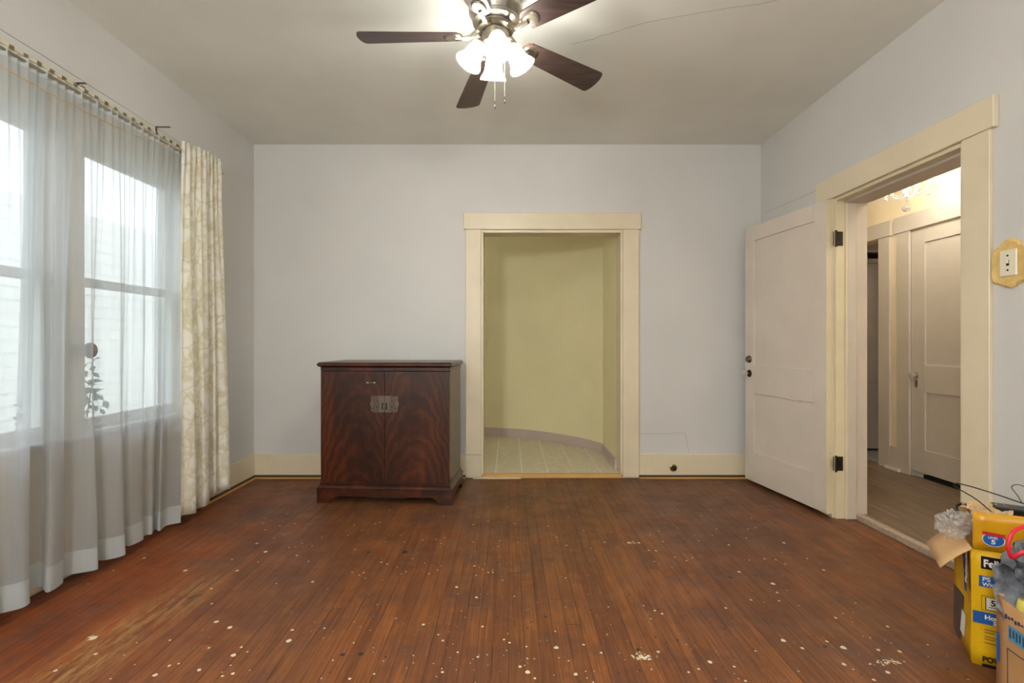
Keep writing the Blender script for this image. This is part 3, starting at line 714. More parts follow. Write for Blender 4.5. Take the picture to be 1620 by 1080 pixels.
# ---- outside the windows
structure('ground_outside', G().box(-14, -2.4, -8, 14, -.65, -.6), 'ground', 'pale ground of the yard outside', 'ground')
nh = thing('neighbour_house', 'white clapboard house wall seen through the sheer and windows', 'house', (-5.6, 4.5, -.6))
for i in range(22):
    z = -.5+i*.15
    g = G().hexa([(-5.70,-2,z),(-5.588,-2,z),(-5.588,11,z),(-5.70,11,z),(-5.70,-2,z+.16),(-5.60,-2,z+.16),(-5.60,11,z+.16),(-5.70,11,z+.16)])
    obj('clapboard', g, 'siding', nh)
sh = thing('shrub', 'small leafy shrub outside the window nearer the corner', 'shrub', (-3.35, 3.75, -.6))
st = G(); lf = G()
for i in range(9):
    a = R.uniform(0, 6.28); r = R.uniform(.05, .22); top = (-3.35+r*math.cos(a), 3.75+r*math.sin(a), R.uniform(.4, .9))
    st.tube([(-3.35, 3.75, -.6), (-3.35+r*.4*math.cos(a), 3.75+r*.4*math.sin(a), 0), top], [.012, .008, .004], 5)
for i in range(420):
    a = R.uniform(0, 6.28); z = R.uniform(-.1, 1.0); rr = .26*math.sqrt(R.random())*(1.15-abs(z-.55)*.8)
    c = Vector((-3.35+rr*math.cos(a), 3.75+rr*math.sin(a), z)); u = Vector((R.gauss(0,1), R.gauss(0,1), R.gauss(0,.6))).normalized(); v = u.orthogonal().normalized()
    s = R.uniform(.03, .06); lf.add([c-u*s, c+v*s*.45+u*0, c+u*s, c-v*s*.45], [(0,1,2,3)])
obj('stem', st, 'bark', sh); obj('foliage', lf, 'leaf', sh, kind='stuff')

# ================================================================ CURTAINS
def sheer_panel(bottom, top_y0, top_y1, tuck=0, z_hem=.05, hem=.105, ztop=2.275, seedp=0):
    """bottom: list of (Y, X) along the hem"""
    P = catmull([(x, y, 0) for y, x in bottom], 7); n = len(P)
    def row(z):
        t = (z-z_hem)/(ztop-z_hem); r = []
        for i, p in enumerate(P):
            u = i/(n-1); fold = (1-t**1.6)
            yt = top_y0+(top_y1-top_y0)*u
            Xm = -1.992; xt = -1.968-tuck*max(0, 1-u*9)+.007*math.sin(u*(top_y1-top_y0)*150+seedp)+.004*math.sin(u*57+2)
            drift = .016*math.sin(7*u+3*t+seedp)*math.sin(PI*t)
            x = p.x*fold+xt*(1-fold)+drift
            y = p.y*fold+yt*(1-fold)+.02*math.sin(5*u+seedp)*math.sin(PI*t)
            r.append((x, y, z+(.006*math.sin(9*u+seedp) if z < .2 else 0)))
        return r
    zs1 = [z_hem+hem+(2.235-z_hem-hem)*i/26 for i in range(27)]
    return G().grid([row(z) for z in zs1]), G().grid([row(z_hem+hem*i/3) for i in range(4)]), G().grid([row(2.235+.013*i) for i in range(4)])
near = [(1.30,-2.03),(1.36,-1.96),(1.45,-2.03),(1.53,-1.955),(1.62,-2.04),(1.70,-1.96),(1.79,-2.03),(1.86,-1.95),(1.93,-2.02),(1.988,-1.955),(2.027,-1.957),(2.045,-1.985)]
far_ = [(2.03,-2.062),(2.165,-2.055),(2.118,-1.970),(2.207,-1.985),(2.275,-2.045),(2.343,-1.952),(2.39,-1.985),(2.445,-2.036),(2.452,-1.990),(2.503,-1.940),(2.56,-1.985),(2.60,-2.010),(2.60,-1.985),(2.678,-1.975),(2.731,-2.018),(2.757,-1.985),(2.80,-2.01),(2.851,-2.042),(2.822,-1.988),(2.910,-2.010),(2.961,-1.960)]
def sheer_thing(pts, a, b, label, sd, tuck=0):
    t = thing('sheer_curtain', label, 'curtain', (-1.99, (pts[0][0]+pts[-1][0])/2, .05), group='sheer curtains at the windows')
    m, h, p = sheer_panel(pts, a, b, tuck, seedp=sd)
    obj('voile', m, 'sheer', t, True); obj('hem', h, 'hem', t, True, label='doubled pale blue-grey hem'); obj('rod_pocket', p, 'hem', t, True)
sheer_thing(near, 1.30, 2.12, 'white sheer curtain panel nearest the viewpoint, cut by the photo edge', 0)
sheer_thing(far_, 2.07, 2.985, 'long white sheer curtain panel hanging beside the cream drape', 1.7, .024)
rod = thing('curtain_rod', 'thin grey curtain rod carrying the sheers', 'curtain rod', (-1.968, 2.2, 2.25))
obj('rod', G().tube([(-1.968, 1.2, 2.258), (-1.968, 3.0, 2.258)], .008, 8), 'nickel', rod, True)
obj('bracket', G().box(-2.11, -1.968, 2.375, 2.385, 2.245, 2.262), 'nickel', rod)
obj('bracket', G().box(-2.11, -1.968, 2.990, 3.0, 2.245, 2.262), 'nickel', rod)
tr = thing('traverse_rod', 'cream and rusty traverse track above the sheers', 'curtain track', (-1.975, 2.3, 2.285))
obj('track', G().box(-1.998, -1.978, 1.2, 3.45, 2.286, 2.300), 'cream_chip', tr, bevel=.002)
obj('bracket', G().box(-2.11, -1.982, 3.435, 3.45, 2.300, 2.306), 'nickel', tr)
obj('bracket', G().box(-2.11, -1.980, 2.30, 2.32, 2.300, 2.308), 'brass_wire', tr)
for i in range(26):
    y = 1.5+i*.058; obj('slide', G().box(-1.979, -1.973, y, y+.016, 2.283, 2.297), 'nickel' if i % 4 else 'brass_wire', tr)
setp(obj('cord', G().tube(catmull([(-1.95,1.3,2.27),(-1.94,1.75,2.185),(-1.93,2.1,2.165),(-1.93,2.5,2.18),(-1.94,2.8,2.225),(-1.955,2.98,2.275)], 8), .0018, 5), 'pine', origin=(-1.95,2.1,2.165)), 'thin orange draw cord sagging in front of the sheer tops', 'cord')
setp(obj('wire', G().tube([(-1.99, 1.2, 2.345), (-1.99, 2.1, 2.342), (-1.985, 3.0, 2.32)], .0012, 4), 'nickel', origin=(-1.99,2.1,2.34)), 'fine wire stretched above the curtain track', 'wire')
def lbracket(y, z, L, label):
    g = G().box(XL, XL+.004, y-.006, y+.006, z-.045, z).box(XL, XL+L, y-.006, y+.006, z-.004, z)
    setp(obj('wall_bracket', g, 'nickel_dark', origin=(XL, y, z-.045)), label, 'bracket')
lbracket(2.965, 2.405, .085, 'bare L-shaped metal bracket on the wall above the cream drape end')
lbracket(2.425, 2.385, .04, 'small dark hook bracket on the wall above the middle of the sheers')
# cream brocade drape
dp = thing('drape', 'cream brocade drape stacked at the corner end of the window wall', 'curtain', (-1.98, 3.25, .08))
bot = [(3.0,-1.985),(3.016,-1.978),(3.073,-1.945),(3.13,-1.985),(3.193,-1.985),(3.20,-1.955),(3.257,-1.960),(3.30,-2.01),(3.35,-2.03),(3.36,-1.99),(3.42,-2.005),(3.45,-1.965),(3.482,-1.965),(3.50,-2.01)]
P = catmull([(x, y, 0) for y, x in bot], 6); n = len(P); rows = []; uv = []
NR = 30
for j in range(NR+1):
    t = j/NR; z = .08+(2.318-.08)*t; r = []
    for i, p in enumerate(P):
        u = i/(n-1); fold = 1-t**2.2
        xt = -1.953+.016*math.sin(u*2*PI*9)*(1 if t > .9 else .7); yt = 2.965+.405*u
        x = p.x*fold+xt*(1-fold)+.006*math.sin(9*u+4*t); y = p.y*fold+yt*(1-fold)-.008*math.sin(PI*t)
        r.append((x, y, z+(.03*u if t == 1 else .03*u*t) + (.012*abs(math.sin(u*PI*4.5)) if t == 1 else 0) - (.02*math.sin(u*6) if t == 0 else 0))); uv.append((u*.8, t*2.2))
    rows.append(r)
g = G().grid(rows); g.uv = uv; obj('fabric', g, 'brocade', dp, True, solid=.0016)
hg = G()
for k in range(5): hg.tube([(-2.0, 3.04+k*.092, 2.26), (-1.997, 3.04+k*.092, 2.30)], .0015, 4)
obj('drapery_hooks', hg, 'nickel', dp, kind='stuff')
hb = thing('holdback', 'round wooden curtain holdback showing through the sheer', 'holdback', (-2.088, 2.385, 1.08))
obj('backplate', G().lathe([(.03, 0), (.03, .006), (.012, .010)], axis_m((-2.088, 2.385, 1.08), (1, 0, 0)), 16), 'holdback', hb, True)
obj('stem', G().tube([(-2.088, 2.385, 1.08), (-2.028, 2.395, 1.08)], .008, 8), 'holdback', hb, True)
obj('disc', G().lathe([(.006, 0), (.034, .004), (.039, .010), (.036, .018), (.02, .022), (.003, .023)], axis_m((-2.032, 2.395, 1.08), (1, 0, 0)), 20), 'holdback', hb, True)

# ================================================================ CEILING FAN
FC = Vector((-.066, 2.358, 0)); ZB = H+1.45
fan = thing('ceiling_fan', 'brushed nickel ceiling fan with five dark wood blades and four lit shades', 'ceiling fan', (FC.x, FC.y, ZC))
def fz(x, y): return ZB-.0059*(x-FC.x)-.067*(y-FC.y)
MF = Matrix.Translation((FC.x, FC.y, 0))
obj('motor_housing', G().lathe([(.085, 2.75), (.088, 2.735), (.118, 2.725), (.128, 2.70), (.126, 2.675), (.110, 2.655), (.108, 2.650), (.112, 2.644), (.108, 2.628), (.080, 2.618), (.078, 2.612)], MF, 36), 'nickel', fan, True)
obj('rotor', G().lathe([(.079, 2.614), (.086, 2.608), (.086, 2.594), (.066, 2.588)], MF, 30), 'nickel_dark', fan, True)
obj('switch_housing', G().lathe([(.058, 2.592), (.064, 2.586), (.064, 2.535), (.060, 2.528), (.035, 2.512), (.012, 2.505), (.010, 2.492), (.003, 2.49)], MF, 30), 'nickel', fan, True)
for k in range(5):
    a = .6057+k*2*PI/5; e = Vector((math.cos(a), math.sin(a), 0)); tt = Vector((-math.sin(a), math.cos(a), 0)); pit = -.2317
    tp = tt*math.cos(pit)+Vector((0, 0, math.sin(pit)))
    def P3(r, w_, up=0):
        q = FC+e*r+tp*w_; return Vector((q.x, q.y, q.z+fz(FC.x+e.x*r, FC.y+e.y*r)+up))
    # outline
    rr = []; r0, r1 = .155, .655; w0, w1 = .050, .0745
    def wd(r): return w0+(w1-w0)*(r-r0)/(r1-r0)
    side = [(r0, .0), (r0+.003, .022), (r0+.014, .040), (r0+.03, .0505)] + [(r, wd(r)) for r in (.22, .32, .42, .52, .60, .628)] + [(.640, wd(.64)-.004), (.647, wd(.64)-.016), (.654, .035), (.657, 0)]
    out = side + [(r, -w_) for r, w_ in side[-2:0:-1]]
    n = len(out); g = G()
    g.add([P3(r, w_, .003) for r, w_ in out]+[P3(r, w_, -.003) for r, w_ in out], [tuple(range(n)), tuple(range(n, 2*n))[::-1]]+[(i, (i+1) % n, (i+1) % n+n, i+n) for i in range(n)])
    b = obj('blade', g, 'blade', fan, origin=P3(.15, 0))
    # blade iron: arm, then a shield under the blade root
    g = G()
    path = catmull([FC+e*.075+Vector((0,0,2.600)), FC+e*.10+Vector((0,0,2.585)), FC+e*.125+Vector((0,0,2.566)), P3(.16, 0, -.010), P3(.19, 0, -.008)], 5)
    g.tube(path, [.013]*3+[.011]*(len(path)-6)+[.012]*3, 8)
    sh_ = [(.160, .0), (.166, .020), (.182, .033), (.205, .036), (.228, .030), (.240, .016), (.243, 0)]
    so = sh_+[(r, -w_) for r, w_ in sh_[-2:0:-1]]; n = len(so)
    g.add([P3(r, w_, -.0035) for r, w_ in so]+[P3(r*.9+.02, w_*.85, -.011) for r, w_ in so], [tuple(range(n)), tuple(range(n, 2*n))[::-1]]+[(i, (i+1) % n, (i+1) % n+n, i+n) for i in range(n)])
    obj('blade_iron', g, 'nickel', fan, True, origin=P3(.1, 0))
th0 = math.radians(180+76.5)    # towards the camera
sb = [(.020, 0), (.026, .006), (.034, .018), (.039, .035), (.041, .055), (.044, .072), (.051, .090), (.060, .102), (.0635, .110), (.0645, .114), (.0635, .118), (.0615, .116)]
for k in range(4):
    a = math.radians(-83)+k*PI/2+PI/1*0; e = Vector((math.cos(a), math.sin(a), 0))
    neck = Vector((FC.x, FC.y, 0))+e*.072+Vector((0, 0, 2.532)); ax = (e*.060+Vector((0, 0, -.104))).normalized()
    obj('lamp_arm', G().tube(catmull([FC+e*.045+Vector((0,0,2.545)), FC+e*.062+Vector((0,0,2.553)), neck+Vector((0,0,.010))], 5), .009, 8).lathe([(.010, -.018), (.020, -.012), (.024, 0), (.024, .010), (.020, .012)], axis_m(neck, ax), 16), 'nickel', fan, True)
    s = obj('lamp_shade', G().lathe(sb, axis_m(neck, ax), 28, False), 'shade', fan, True, origin=neck)
    obj('bulb', G().lathe([(.011, .005), (.012, .02), (.020, .038), (.026, .055), (.0265, .066), (.022, .079), (.012, .087), (.002, .089)], axis_m(neck, ax), 16), 'bulb', s, True)
for (X, Y, z1) in ((-.067, 2.27, 2.215), (-.022, 2.275, 2.24)):
    c = obj('pull_chain', G().tube([(X, Y, 2.53), (X, Y, z1)], .0012, 6), 'ivory', fan)
    obj('fob', G().lathe([(.0012, 0), (.003, -.006), (.0052, -.014), (.004, -.022), (.002, -.026), (.003, -.030), (.003, -.036), (.001, -.038)], Matrix.Translation((X, Y, z1+.006)), 10), 'chrome', c, True)

# fill light added behind the viewpoint, built as a globe on a pole
LX, LY = -.7, -.85
rl = thing('rear_fill_lamp', 'globe on a pole added as fill light behind the viewpoint', 'lamp', (LX, LY, 0))
ML = Matrix.Translation((LX, LY, 0))
obj('base', G().lathe([(.14, .001), (.14, .012), (.03, .03), (.012, .05)], ML, 24), 'nickel', rl, True)
obj('pole', G().tube([(LX, LY, .04), (LX, LY, 1.58)], .010, 8), 'nickel', rl)
obj('globe', G().ball((LX, LY, 1.72), .16, 24, 16), 'rearfill', rl, True)
hl = thing('hall_fill_lamp', 'small globe added as fill light at the near end of the hall, out of view', 'lamp', (2.78, 1.35, ZC))  # added globe, evens out the hall light from out of frame
obj('canopy', G().lathe([(.05, 2.75), (.05, 2.735), (.01, 2.72)], Matrix.Translation((2.78, 1.35, 0)), 16), 'nickel', hl, True)
obj('globe', G().ball((2.78, 1.35, 2.63), .10, 18, 12), 'hallfill', hl, True)
pl = thing('passage_fill_lamp', 'small globe added as fill light in the yellow passage, out of view', 'lamp', (-.9, 5.0, 2.45))  # added globe, brightens the yellow walls from beside the opening
obj('canopy', G().lathe([(.05, 2.45), (.05, 2.435), (.01, 2.42)], Matrix.Translation((-.9, 5.0, 0)), 16), 'nickel', pl, True)
obj('globe', G().ball((-.9, 5.0, 2.34), .09, 18, 12), 'passfill', pl, True)

# ================================================================ HALL CHANDELIER
CX, CY = 2.78, 3.48
ch = thing('chandelier', 'small lit crystal chandelier in the hall', 'chandelier', (CX, CY, ZC))
MC = Matrix.Translation((CX, CY, 0))
obj('canopy', G().lathe([(.05, 2.75), (.05, 2.74), (.02, 2.71), (.004, 2.70)], MC, 16), 'nickel', ch, True)
obj('stem', G().lathe([(.004, 2.70), (.004, 2.42), (.018, 2.40), (.022, 2.37), (.012, 2.34), (.010, 2.24), (.022, 2.21), (.026, 2.18), (.014, 2.15), (.020, 2.135), (.004, 2.12)], MC, 14), 'crystal', ch, True)
for k in range(5):
    a = .5+k*2*PI/5; e = Vector((math.cos(a), math.sin(a), 0)); c0 = Vector((CX, CY, 0))
    p = catmull([c0+e*.015+Vector((0,0,2.16)), c0+e*.05+Vector((0,0,2.14)), c0+e*.095+Vector((0,0,2.16)), c0+e*.125+Vector((0,0,2.21)), c0+e*.125+Vector((0,0,2.235))], 5)
    am = obj('arm', G().tube(p, .0055, 7), 'crystal', ch, True)
    tpc = c0+e*.125
    obj('drip_pan', G().lathe([(.006, 2.230), (.030, 2.240), (.034, 2.248), (.010, 2.244)], Matrix.Translation((tpc.x, tpc.y, 0)), 14), 'crystal', am, True)
    obj('candle_bulb', G().lathe([(.008, 2.245), (.009, 2.285), (.014, 2.305), (.013, 2.325), (.002, 2.355)], Matrix.Translation((tpc.x, tpc.y, 0)), 12), 'hallbulb', am, True)
    for q, (rr, zz, s) in enumerate(((.155, 2.215, .015), (.125, 2.165, .012))):
        pp = c0+(Matrix.Rotation(.35*q, 3, 'Z') @ e)*rr
        obj('crystal_drop', G().tube([(pp.x, pp.y, 2.243), (pp.x, pp.y, zz)], .001, 4).lathe([(.001, 0), (s*.5, -s*.9), (s, -s*1.7), (s*.8, -s*2.3), (.001, -s*2.7)], Matrix.Translation((pp.x, pp.y, zz)), 7), 'crystal', am)
obj('crystal_ball', G().tube([(CX, CY, 2.12), (CX, CY, 2.08)], .003, 6).ball((CX, CY, 2.055), .025, 10, 7, (1, 1, .9)), 'crystal', ch)
# unseen globe added to light the dark room a little
bl = thing('bath_fill_lamp', 'dim globe added as fill light inside the dark room', 'lamp', (4.2, 4.6, ZC))
obj('canopy', G().lathe([(.05, 2.75), (.05, 2.73), (.02, 2.72)], Matrix.Translation((4.2, 4.6, 0)), 14), 'nickel', bl, True)
obj('globe', G().ball((4.2, 4.6, 2.66), .06, 14, 10), 'bathfill', bl, True)

# ================================================================ WALL SWITCH WITH SCALLOPED PLATE
spl = thing('light_switch', 'cream toggle switch plate on a scalloped yellow wooden backplate by the doorway', 'switch', (XR, 2.05, 1.35))
cz, cy = 1.447, 2.05
hw, hh = .077, .102
pts = [(0, .102), (.009, .099), (.012, .095), (.018, .097), (.024, .093), (.027, .088), (.033, .088), (.039, .082), (.041, .072), (.050, .071), (.060, .068), (.068, .061), (.071, .052), (.0745, .045), (.077, .034), (.077, .022), (.075, .012), (.077, 0),
    (.075, -.012), (.077, -.022), (.077, -.036), (.0735, -.050), (.073, -.062), (.068, -.075), (.060, -.082), (.050, -.080), (.042, -.084), (.037, -.090), (.030, -.089), (.024, -.095), (.017, -.098), (.011, -.096), (.008, -.101), (0, -.103)]
full = pts+[(-y_, z_) for y_, z_ in pts[-2:0:-1]]
n = len(full); g = G()
def lay(x_, s): return [(x_, cy+a*s, cz+b*s) for a, b in full]
g.add(lay(XR, 1)+lay(XR-.012, 1)+lay(XR-.017, .93)+lay(XR-.014, .74)+lay(XR-.013, .72), [(i+j*n, (i+1) % n+j*n, (i+1) % n+(j+1)*n, i+(j+1)*n) for j in range(4) for i in range(n)]+[tuple(range(4*n, 5*n))])
obj('backplate', g, 'plate_gold', spl)
obj('plate', G().box(XR-.0195, XR-.012, cy-.035, cy+.035, cz-.055, cz+.055), 'ivory', spl, bevel=.003)
obj('toggle', G().box(XR-.030, XR-.019, cy-.004, cy+.004, cz-.002, cz+.012), 'ivory', spl)
obj('toggle_slot', G().box(XR-.0200, XR-.019, cy-.006, cy+.006, cz-.012, cz+.012), 'dark', spl)
for dz in (-.030, .030): obj('screw', G().ball((XR-.0195, cy, cz+dz), .004, 8, 5), 'iron', spl)

# round capped outlet on the baseboard
po = thing('wall_port', 'small round metal cable port on the back baseboard', 'fitting', (1.345, YB-.018, .087))
obj('ring', G().lathe([(.030, 0), (.030, .003), (.022, .007), (.018, .005)], axis_m((1.345, YB-.018, .088), (0, -1, 0)), 18), 'brass_wire', po, True)
obj('cap', G().lathe([(.016, 0), (.016, .016), (.010, .022), (.002, .023)], axis_m((1.350, YB-.018, .086), (0, -1, 0)), 12), 'iron', po, True)

# ================================================================ CABINET
CWX, CRZ = Vector((-.391-.0, 3.407, 0)), -math.radians(3.4)
# local frame: x across the front from its centre, y to the back, z up
cw, cd_, chh = .955, .50, .98
ex = Vector((math.cos(CRZ), math.sin(CRZ), 0))
c0 = Vector((-.392, 3.407, 0))-ex*(cw/2)
cab = thing('cabinet', 'dark mahogany two-door cabinet with bracket feet by the back opening', 'cabinet', (c0.x, c0.y, 0), CRZ)
bw_ = cw/2-.022     # half width of the carcass
L = dict(local=True)
obj('body', G().box(-bw_, bw_, .035, cd_-.01, .125, .945), 'mahog', cab, bevel=.002, **L)
# cornice: thin lip, recess and moulded top
obj('top_frieze', G().box(-bw_-.002, bw_+.002, .018, cd_-.008, .918, .945), 'mahog', cab, bevel=.003, **L)
g = G(); q = [(0, .945), (.014, .951), (.020, .957), (.020, .968), (.014, .976), (.004, .980)]
ring = []
for off, z in q:
    ring.append([(-bw_-off+.0, .020-off, z), (bw_+off, .020-off, z), (bw_+off, cd_-.006+off*.5, z), (-bw_-off, cd_-.006+off*.5, z)])
vs = [p for r_ in ring for p in r_]; fs = [(0, 3, 2, 1), tuple(range(len(vs)-4, len(vs)))]
for j in range(len(ring)-1):
    for i in range(4): fs.append((j*4+i, j*4+(i+1) % 4, j*4+4+(i+1) % 4, j*4+4+i))
g.add(vs, fs); obj('top', g, 'mahog', cab, **L)
# base moulding and bracket feet
g = G(); ring = []
for off, z in [(.0, .128), (.006, .122), (.016, .114), (.022, .106), (.022, .098), (.018, .094)]:
    ring.append([(-bw_-off, .022-off, z), (bw_+off, .022-off, z), (bw_+off, cd_-.006+off*.5, z), (-bw_-off, cd_-.006+off*.5, z)])
vs = [p for r_ in ring for p in r_]; fs = [(3, 2, 1, 0), tuple(range(len(vs)-4, len(vs)))]
for j in range(len(ring)-1):
    for i in range(4): fs.append((j*4+i, j*4+(i+1) % 4, j*4+4+(i+1) % 4, j*4+4+i))
g.add(vs, fs); obj('base_molding', g, 'mahog', cab, **L)
obj('lower_lip', G().box(-bw_-.006, bw_+.006, .014, cd_-.006, .128, .140), 'mahog', cab, bevel=.003, **L)
fw = bw_+.020
prof = [(-fw, 0), (-fw+.085, 0), (-fw+.092, .006), (-fw+.100, .020), (-fw+.112, .028), (-fw+.125, .040), (-fw+.145, .048), (fw-.145, .048), (fw-.125, .040), (fw-.112, .028), (fw-.100, .020), (fw-.092, .006), (fw-.085, 0), (fw, 0), (fw, .096), (-fw, .096)]
obj('front_apron', G().prism(prof, 'y', .002, .022), 'mahog', cab, **L)
for s in (-1, 1):
    pr = [(.022, 0), (.095, 0), (.112, .028), (.145, .048), (cd_-.12, .048), (cd_-.09, .02), (cd_-.08, 0), (cd_, 0), (cd_, .096), (.022, .096)]
    a, b = (fw-.02, fw) if s > 0 else (-fw, -fw+.02)
    obj('side_apron', G().prism(pr, 'x', a, b), 'mahog', cab, **L)
g = G(); xs = [-.12+i*.02 for i in range(15)]
obj('torn_lining', g.grid([[(x_, .03, .052+.004*math.sin(x_*60)) for x_ in xs], [(x_, .028, .040-.010*abs(math.sin(x_*31+1))+R.uniform(-.003, .003)) for x_ in xs]]), 'black', cab, **L)
# doors
for s in (-1, 1):
    a, b = (-bw_+.001, -.0012) if s < 0 else (.0012, bw_-.001)
    d = obj('door', G().box(a, b, .016, .036, .142, .916), 'veneer', cab, bevel=.001, **L)
    # fretwork escutcheon, half on each door, cut out of sheet metal cell by cell (mirror image)
    pat = ["....#.##.#.##########",
           "..###.#.##.#.########",
           "..##.###.#.##.#######",
           "..#.#..###.##########",
           "..###.#.#..#.########",
           ".##.##.###.##.#######",
           ".#####.#.#.#.########",
           "#####.##.###.########",
           ".#####.#.#.#.########",
           ".##.##.###.##.#######",
           "..###.#.#..#.########",
           "..#.#..###.##########",
           "..##.###.#.##.#######",
           "..###.#.##.#.########",
           "....#.##.#.##########"]
    cwid, chei = .0965/21*1.05, .114/15
    g = G()
    for j, rw_ in enumerate(pat):
        for i, c_ in enumerate(rw_):
            if c_ == '#':
                xr = (20-i)*cwid; x0, x1 = (.0014+xr, .0014+xr+cwid*1.0); zt = .690+.057-j*chei
                if s < 0: x0, x1 = -x1, -x0
                g.box(x0, x1, .0125, .016, zt-chei, zt)
    e_ = obj('escutcheon', g, 'nickel_dark', d, local=True, label='pierced pewter-coloured half plate', kind='stuff')
    xk = s*.013
    obj('drop_pull', G().tube([(xk, .011, .690), (xk, .004, .688), (xk+s*.002, .003, .675), (xk, .004, .655)], [.003, .003, .003, .0045], 7).ball((xk, .008, .692), .006, 8, 6), 'iron', d, True, local=True)
sc_g = G()
for i in range(9):
    x_ = -.125+i*.0072+R.uniform(-.001, .001); r_ = .003 if i in (0, 1, 7, 8) else .0011
    sc_g.box(x_-r_, x_+r_, .0150, .0162, .838-r_+R.uniform(-.001, .001), .838+r_)
obj('veneer_scuff', sc_g, 'drop', cab, local=True, kind='stuff')

# ================================================================ BOXES BY THE DOORWAY
rzb = math.atan2(-.525, .85)
yb = thing('carton', 'yellow printed shredder carton, open, beside the doorway', 'box', (1.617, 1.736, 0), rzb)
BW, BD, BH = .335, .262, .40
T = .004
# front face with a slightly bulging near corner, side face crushed at its lower back
def face_grid(fn, nu, nv): return G().grid([[fn(i/nu, j/nv) for i in range(nu+1)] for j in range(nv+1)])
obj('front_panel', face_grid(lambda u, v: (u*BW, -.004*math.sin(PI*u)*math.sin(PI*v), v*BH), 8, 8), 'boxyellow', yb, True, True, solid=.003)
obj('side_panel', face_grid(lambda u, v: (.010*math.sin(PI*u)*math.sin(PI*v)-.012*math.sin(PI*min(1, v*1.6))*u**2*0, u*BD, v*BH), 8, 8), 'boxyellow', yb, True, True, solid=.003)
obj('back_panel', G().box(0, BW, BD-T, BD, 0, BH+.075), 'kraft', yb, **L)
obj('far_side_panel', G().box(BW-T, BW, 0, BD, 0, BH+.05), 'kraft', yb, **L)
obj('bottom_panel', G().box(0, BW, 0, BD, .001, .006), 'kraft', yb, **L)
obj('front_flap', face_grid(lambda u, v: (u*BW, -.004-.006*v+.003*math.sin(9*u), BH+v*.134-.003*v*math.sin(12*u)), 10, 4), 'boxgold', yb, True, True, solid=.003, label='golden upright flap with a round blue badge')
obj('side_flap', face_grid(lambda u, v: (-.086*v, u*BD-.004+.004*v, BH-.088*v+.006*math.sin(PI*v)), 4, 4), 'kraft_light', yb, True, True, solid=.003, label='plain brown inner side of the folded-out flap')
# prints
YF = -.0075
def pr(name, x0, x1, z0, z1, mat, y=YF): return obj(name, G().box(x0, x1, y, y+.0006, z0, z1), mat, yb, **L)
pr('logo_panel', .021, .145, .338, .381, 'black'); text('lettering', 'Fellowes', .035, 'white', yb, (.0265, YF-.0006, .3465), bold=.0011, sx_=.82)
pr('blue_panel', .016, .150, .276, .314, 'blueink'); text('lettering', 'PS', .020, 'white', yb, (.024, YF-.0006, .2965), bold=.0004, sx_=1.1); text('lettering', 'With', .018, 'white', yb, (.024, YF-.0006, .2795), bold=.0003, sx_=1.0)
pr('picture_frame', .022, .078, .196, .246, 'greyink'); pr('picture_ground', .0235, .0765, .1975, .2445, 'boxyellow', YF-.0004)
pr('picture_tile', .032, .069, .199, .241, 'black', YF-.0007); pr('picture_tile', .0345, .068, .201, .240, 'white', YF-.0012); text('lettering', '5', .028, 'black', yb, (.045, YF-.0016, .2155), bold=.0006); pr('caption_bar', .040, .060, .208, .2105, 'greyink', YF-.0016)
pr('blue_band', .000, .150, .148, .189, 'blueink'); text('lettering', 'Home', .020, 'white', yb, (.030, YF-.0006, .166), bold=.0009, sx_=1.05); text('lettering', 'Shredder', .018, 'white', yb, (.052, YF-.0006, .1505), bold=.0006)
for i, z in enumerate((.128, .119, .104, .096, .083)):
    pr('fine_print', .030, .056+(.008 if i % 2 == 0 else 0), z, z+.0022, 'greyink')
    if i in (0, 2, 4): pr('bullet', .022, .0238, z, z+.002, 'greyink')
text('lettering', 'POWER', .026, 'black', yb, (.024, YF-.0006, .019), bold=.0008, sx_=.85); pr('black_bar', .024, .150, .0, .011, 'black')
# badge on the flap
bgm = Matrix.Translation((.052, -.0105, .4435)) @ Matrix.Rotation(PI/2, 4, 'X')
obj('badge', loc(bgm @ Matrix.Diagonal((1.25, 1, 1, 1)), G().lathe([(.0235, 0), (.0235, .0006), (.001, .0007)], seg=24)), 'white', yb, **L)
obj('badge_disc', loc(bgm @ Matrix.Diagonal((1.25, 1, 1, 1)), G().lathe([(.0215, .0006), (.0215, .0012), (.001, .0013)], seg=24)), 'blueink', yb, **L)
obj('ribbon', G().add([(.020,-.0135,.470),(.084,-.0135,.466),(.078,-.0135,.461),(.084,-.0135,.454),(.020,-.0135,.460),(.026,-.0135,.465)], [(0,1,2,3,4,5)]), 'redink', yb, **L)
text('lettering', 'LEVEL', .009, 'white', yb, (.038, -.0125, .4475), bold=.0002, sx_=1.1); text('lettering', '5', .020, 'white', yb, (.0455, -.0125, .4295), bold=.0007, sx_=1.2)
pr('fine_print', .030, .046, .411, .4125, 'greyink', -.0095)
# side prints: black logo strip with vertical lettering, blue strip, grey picture, white label
def ps(name, y0, y1, z0, z1, mat, x=-.0025): 
    g = face_grid(lambda u, v: (x+.010*math.sin(PI*(y0+(y1-y0)*u)/BD)*math.sin(PI*(z0+(z1-z0)*v)/BH)*1.0-.0, y0+(y1-y0)*u, z0+(z1-z0)*v), 4, 6); return obj(name, g, mat, yb, **L)
ps('logo_strip', .028, .066, .235, .40, 'black'); ps('blue_strip', .115, .150, .20, .38, 'blueink'); ps('side_picture', .15, BD, .0, .17, 'greyink'); ps('white_label', .105, .165, .035, .115, 'white', -.004)
text('lettering', 'Fellowes', .034, 'white', yb, (-.0035, .058, .252), rot=(PI/2, -PI/2, -PI/2), bold=.001)
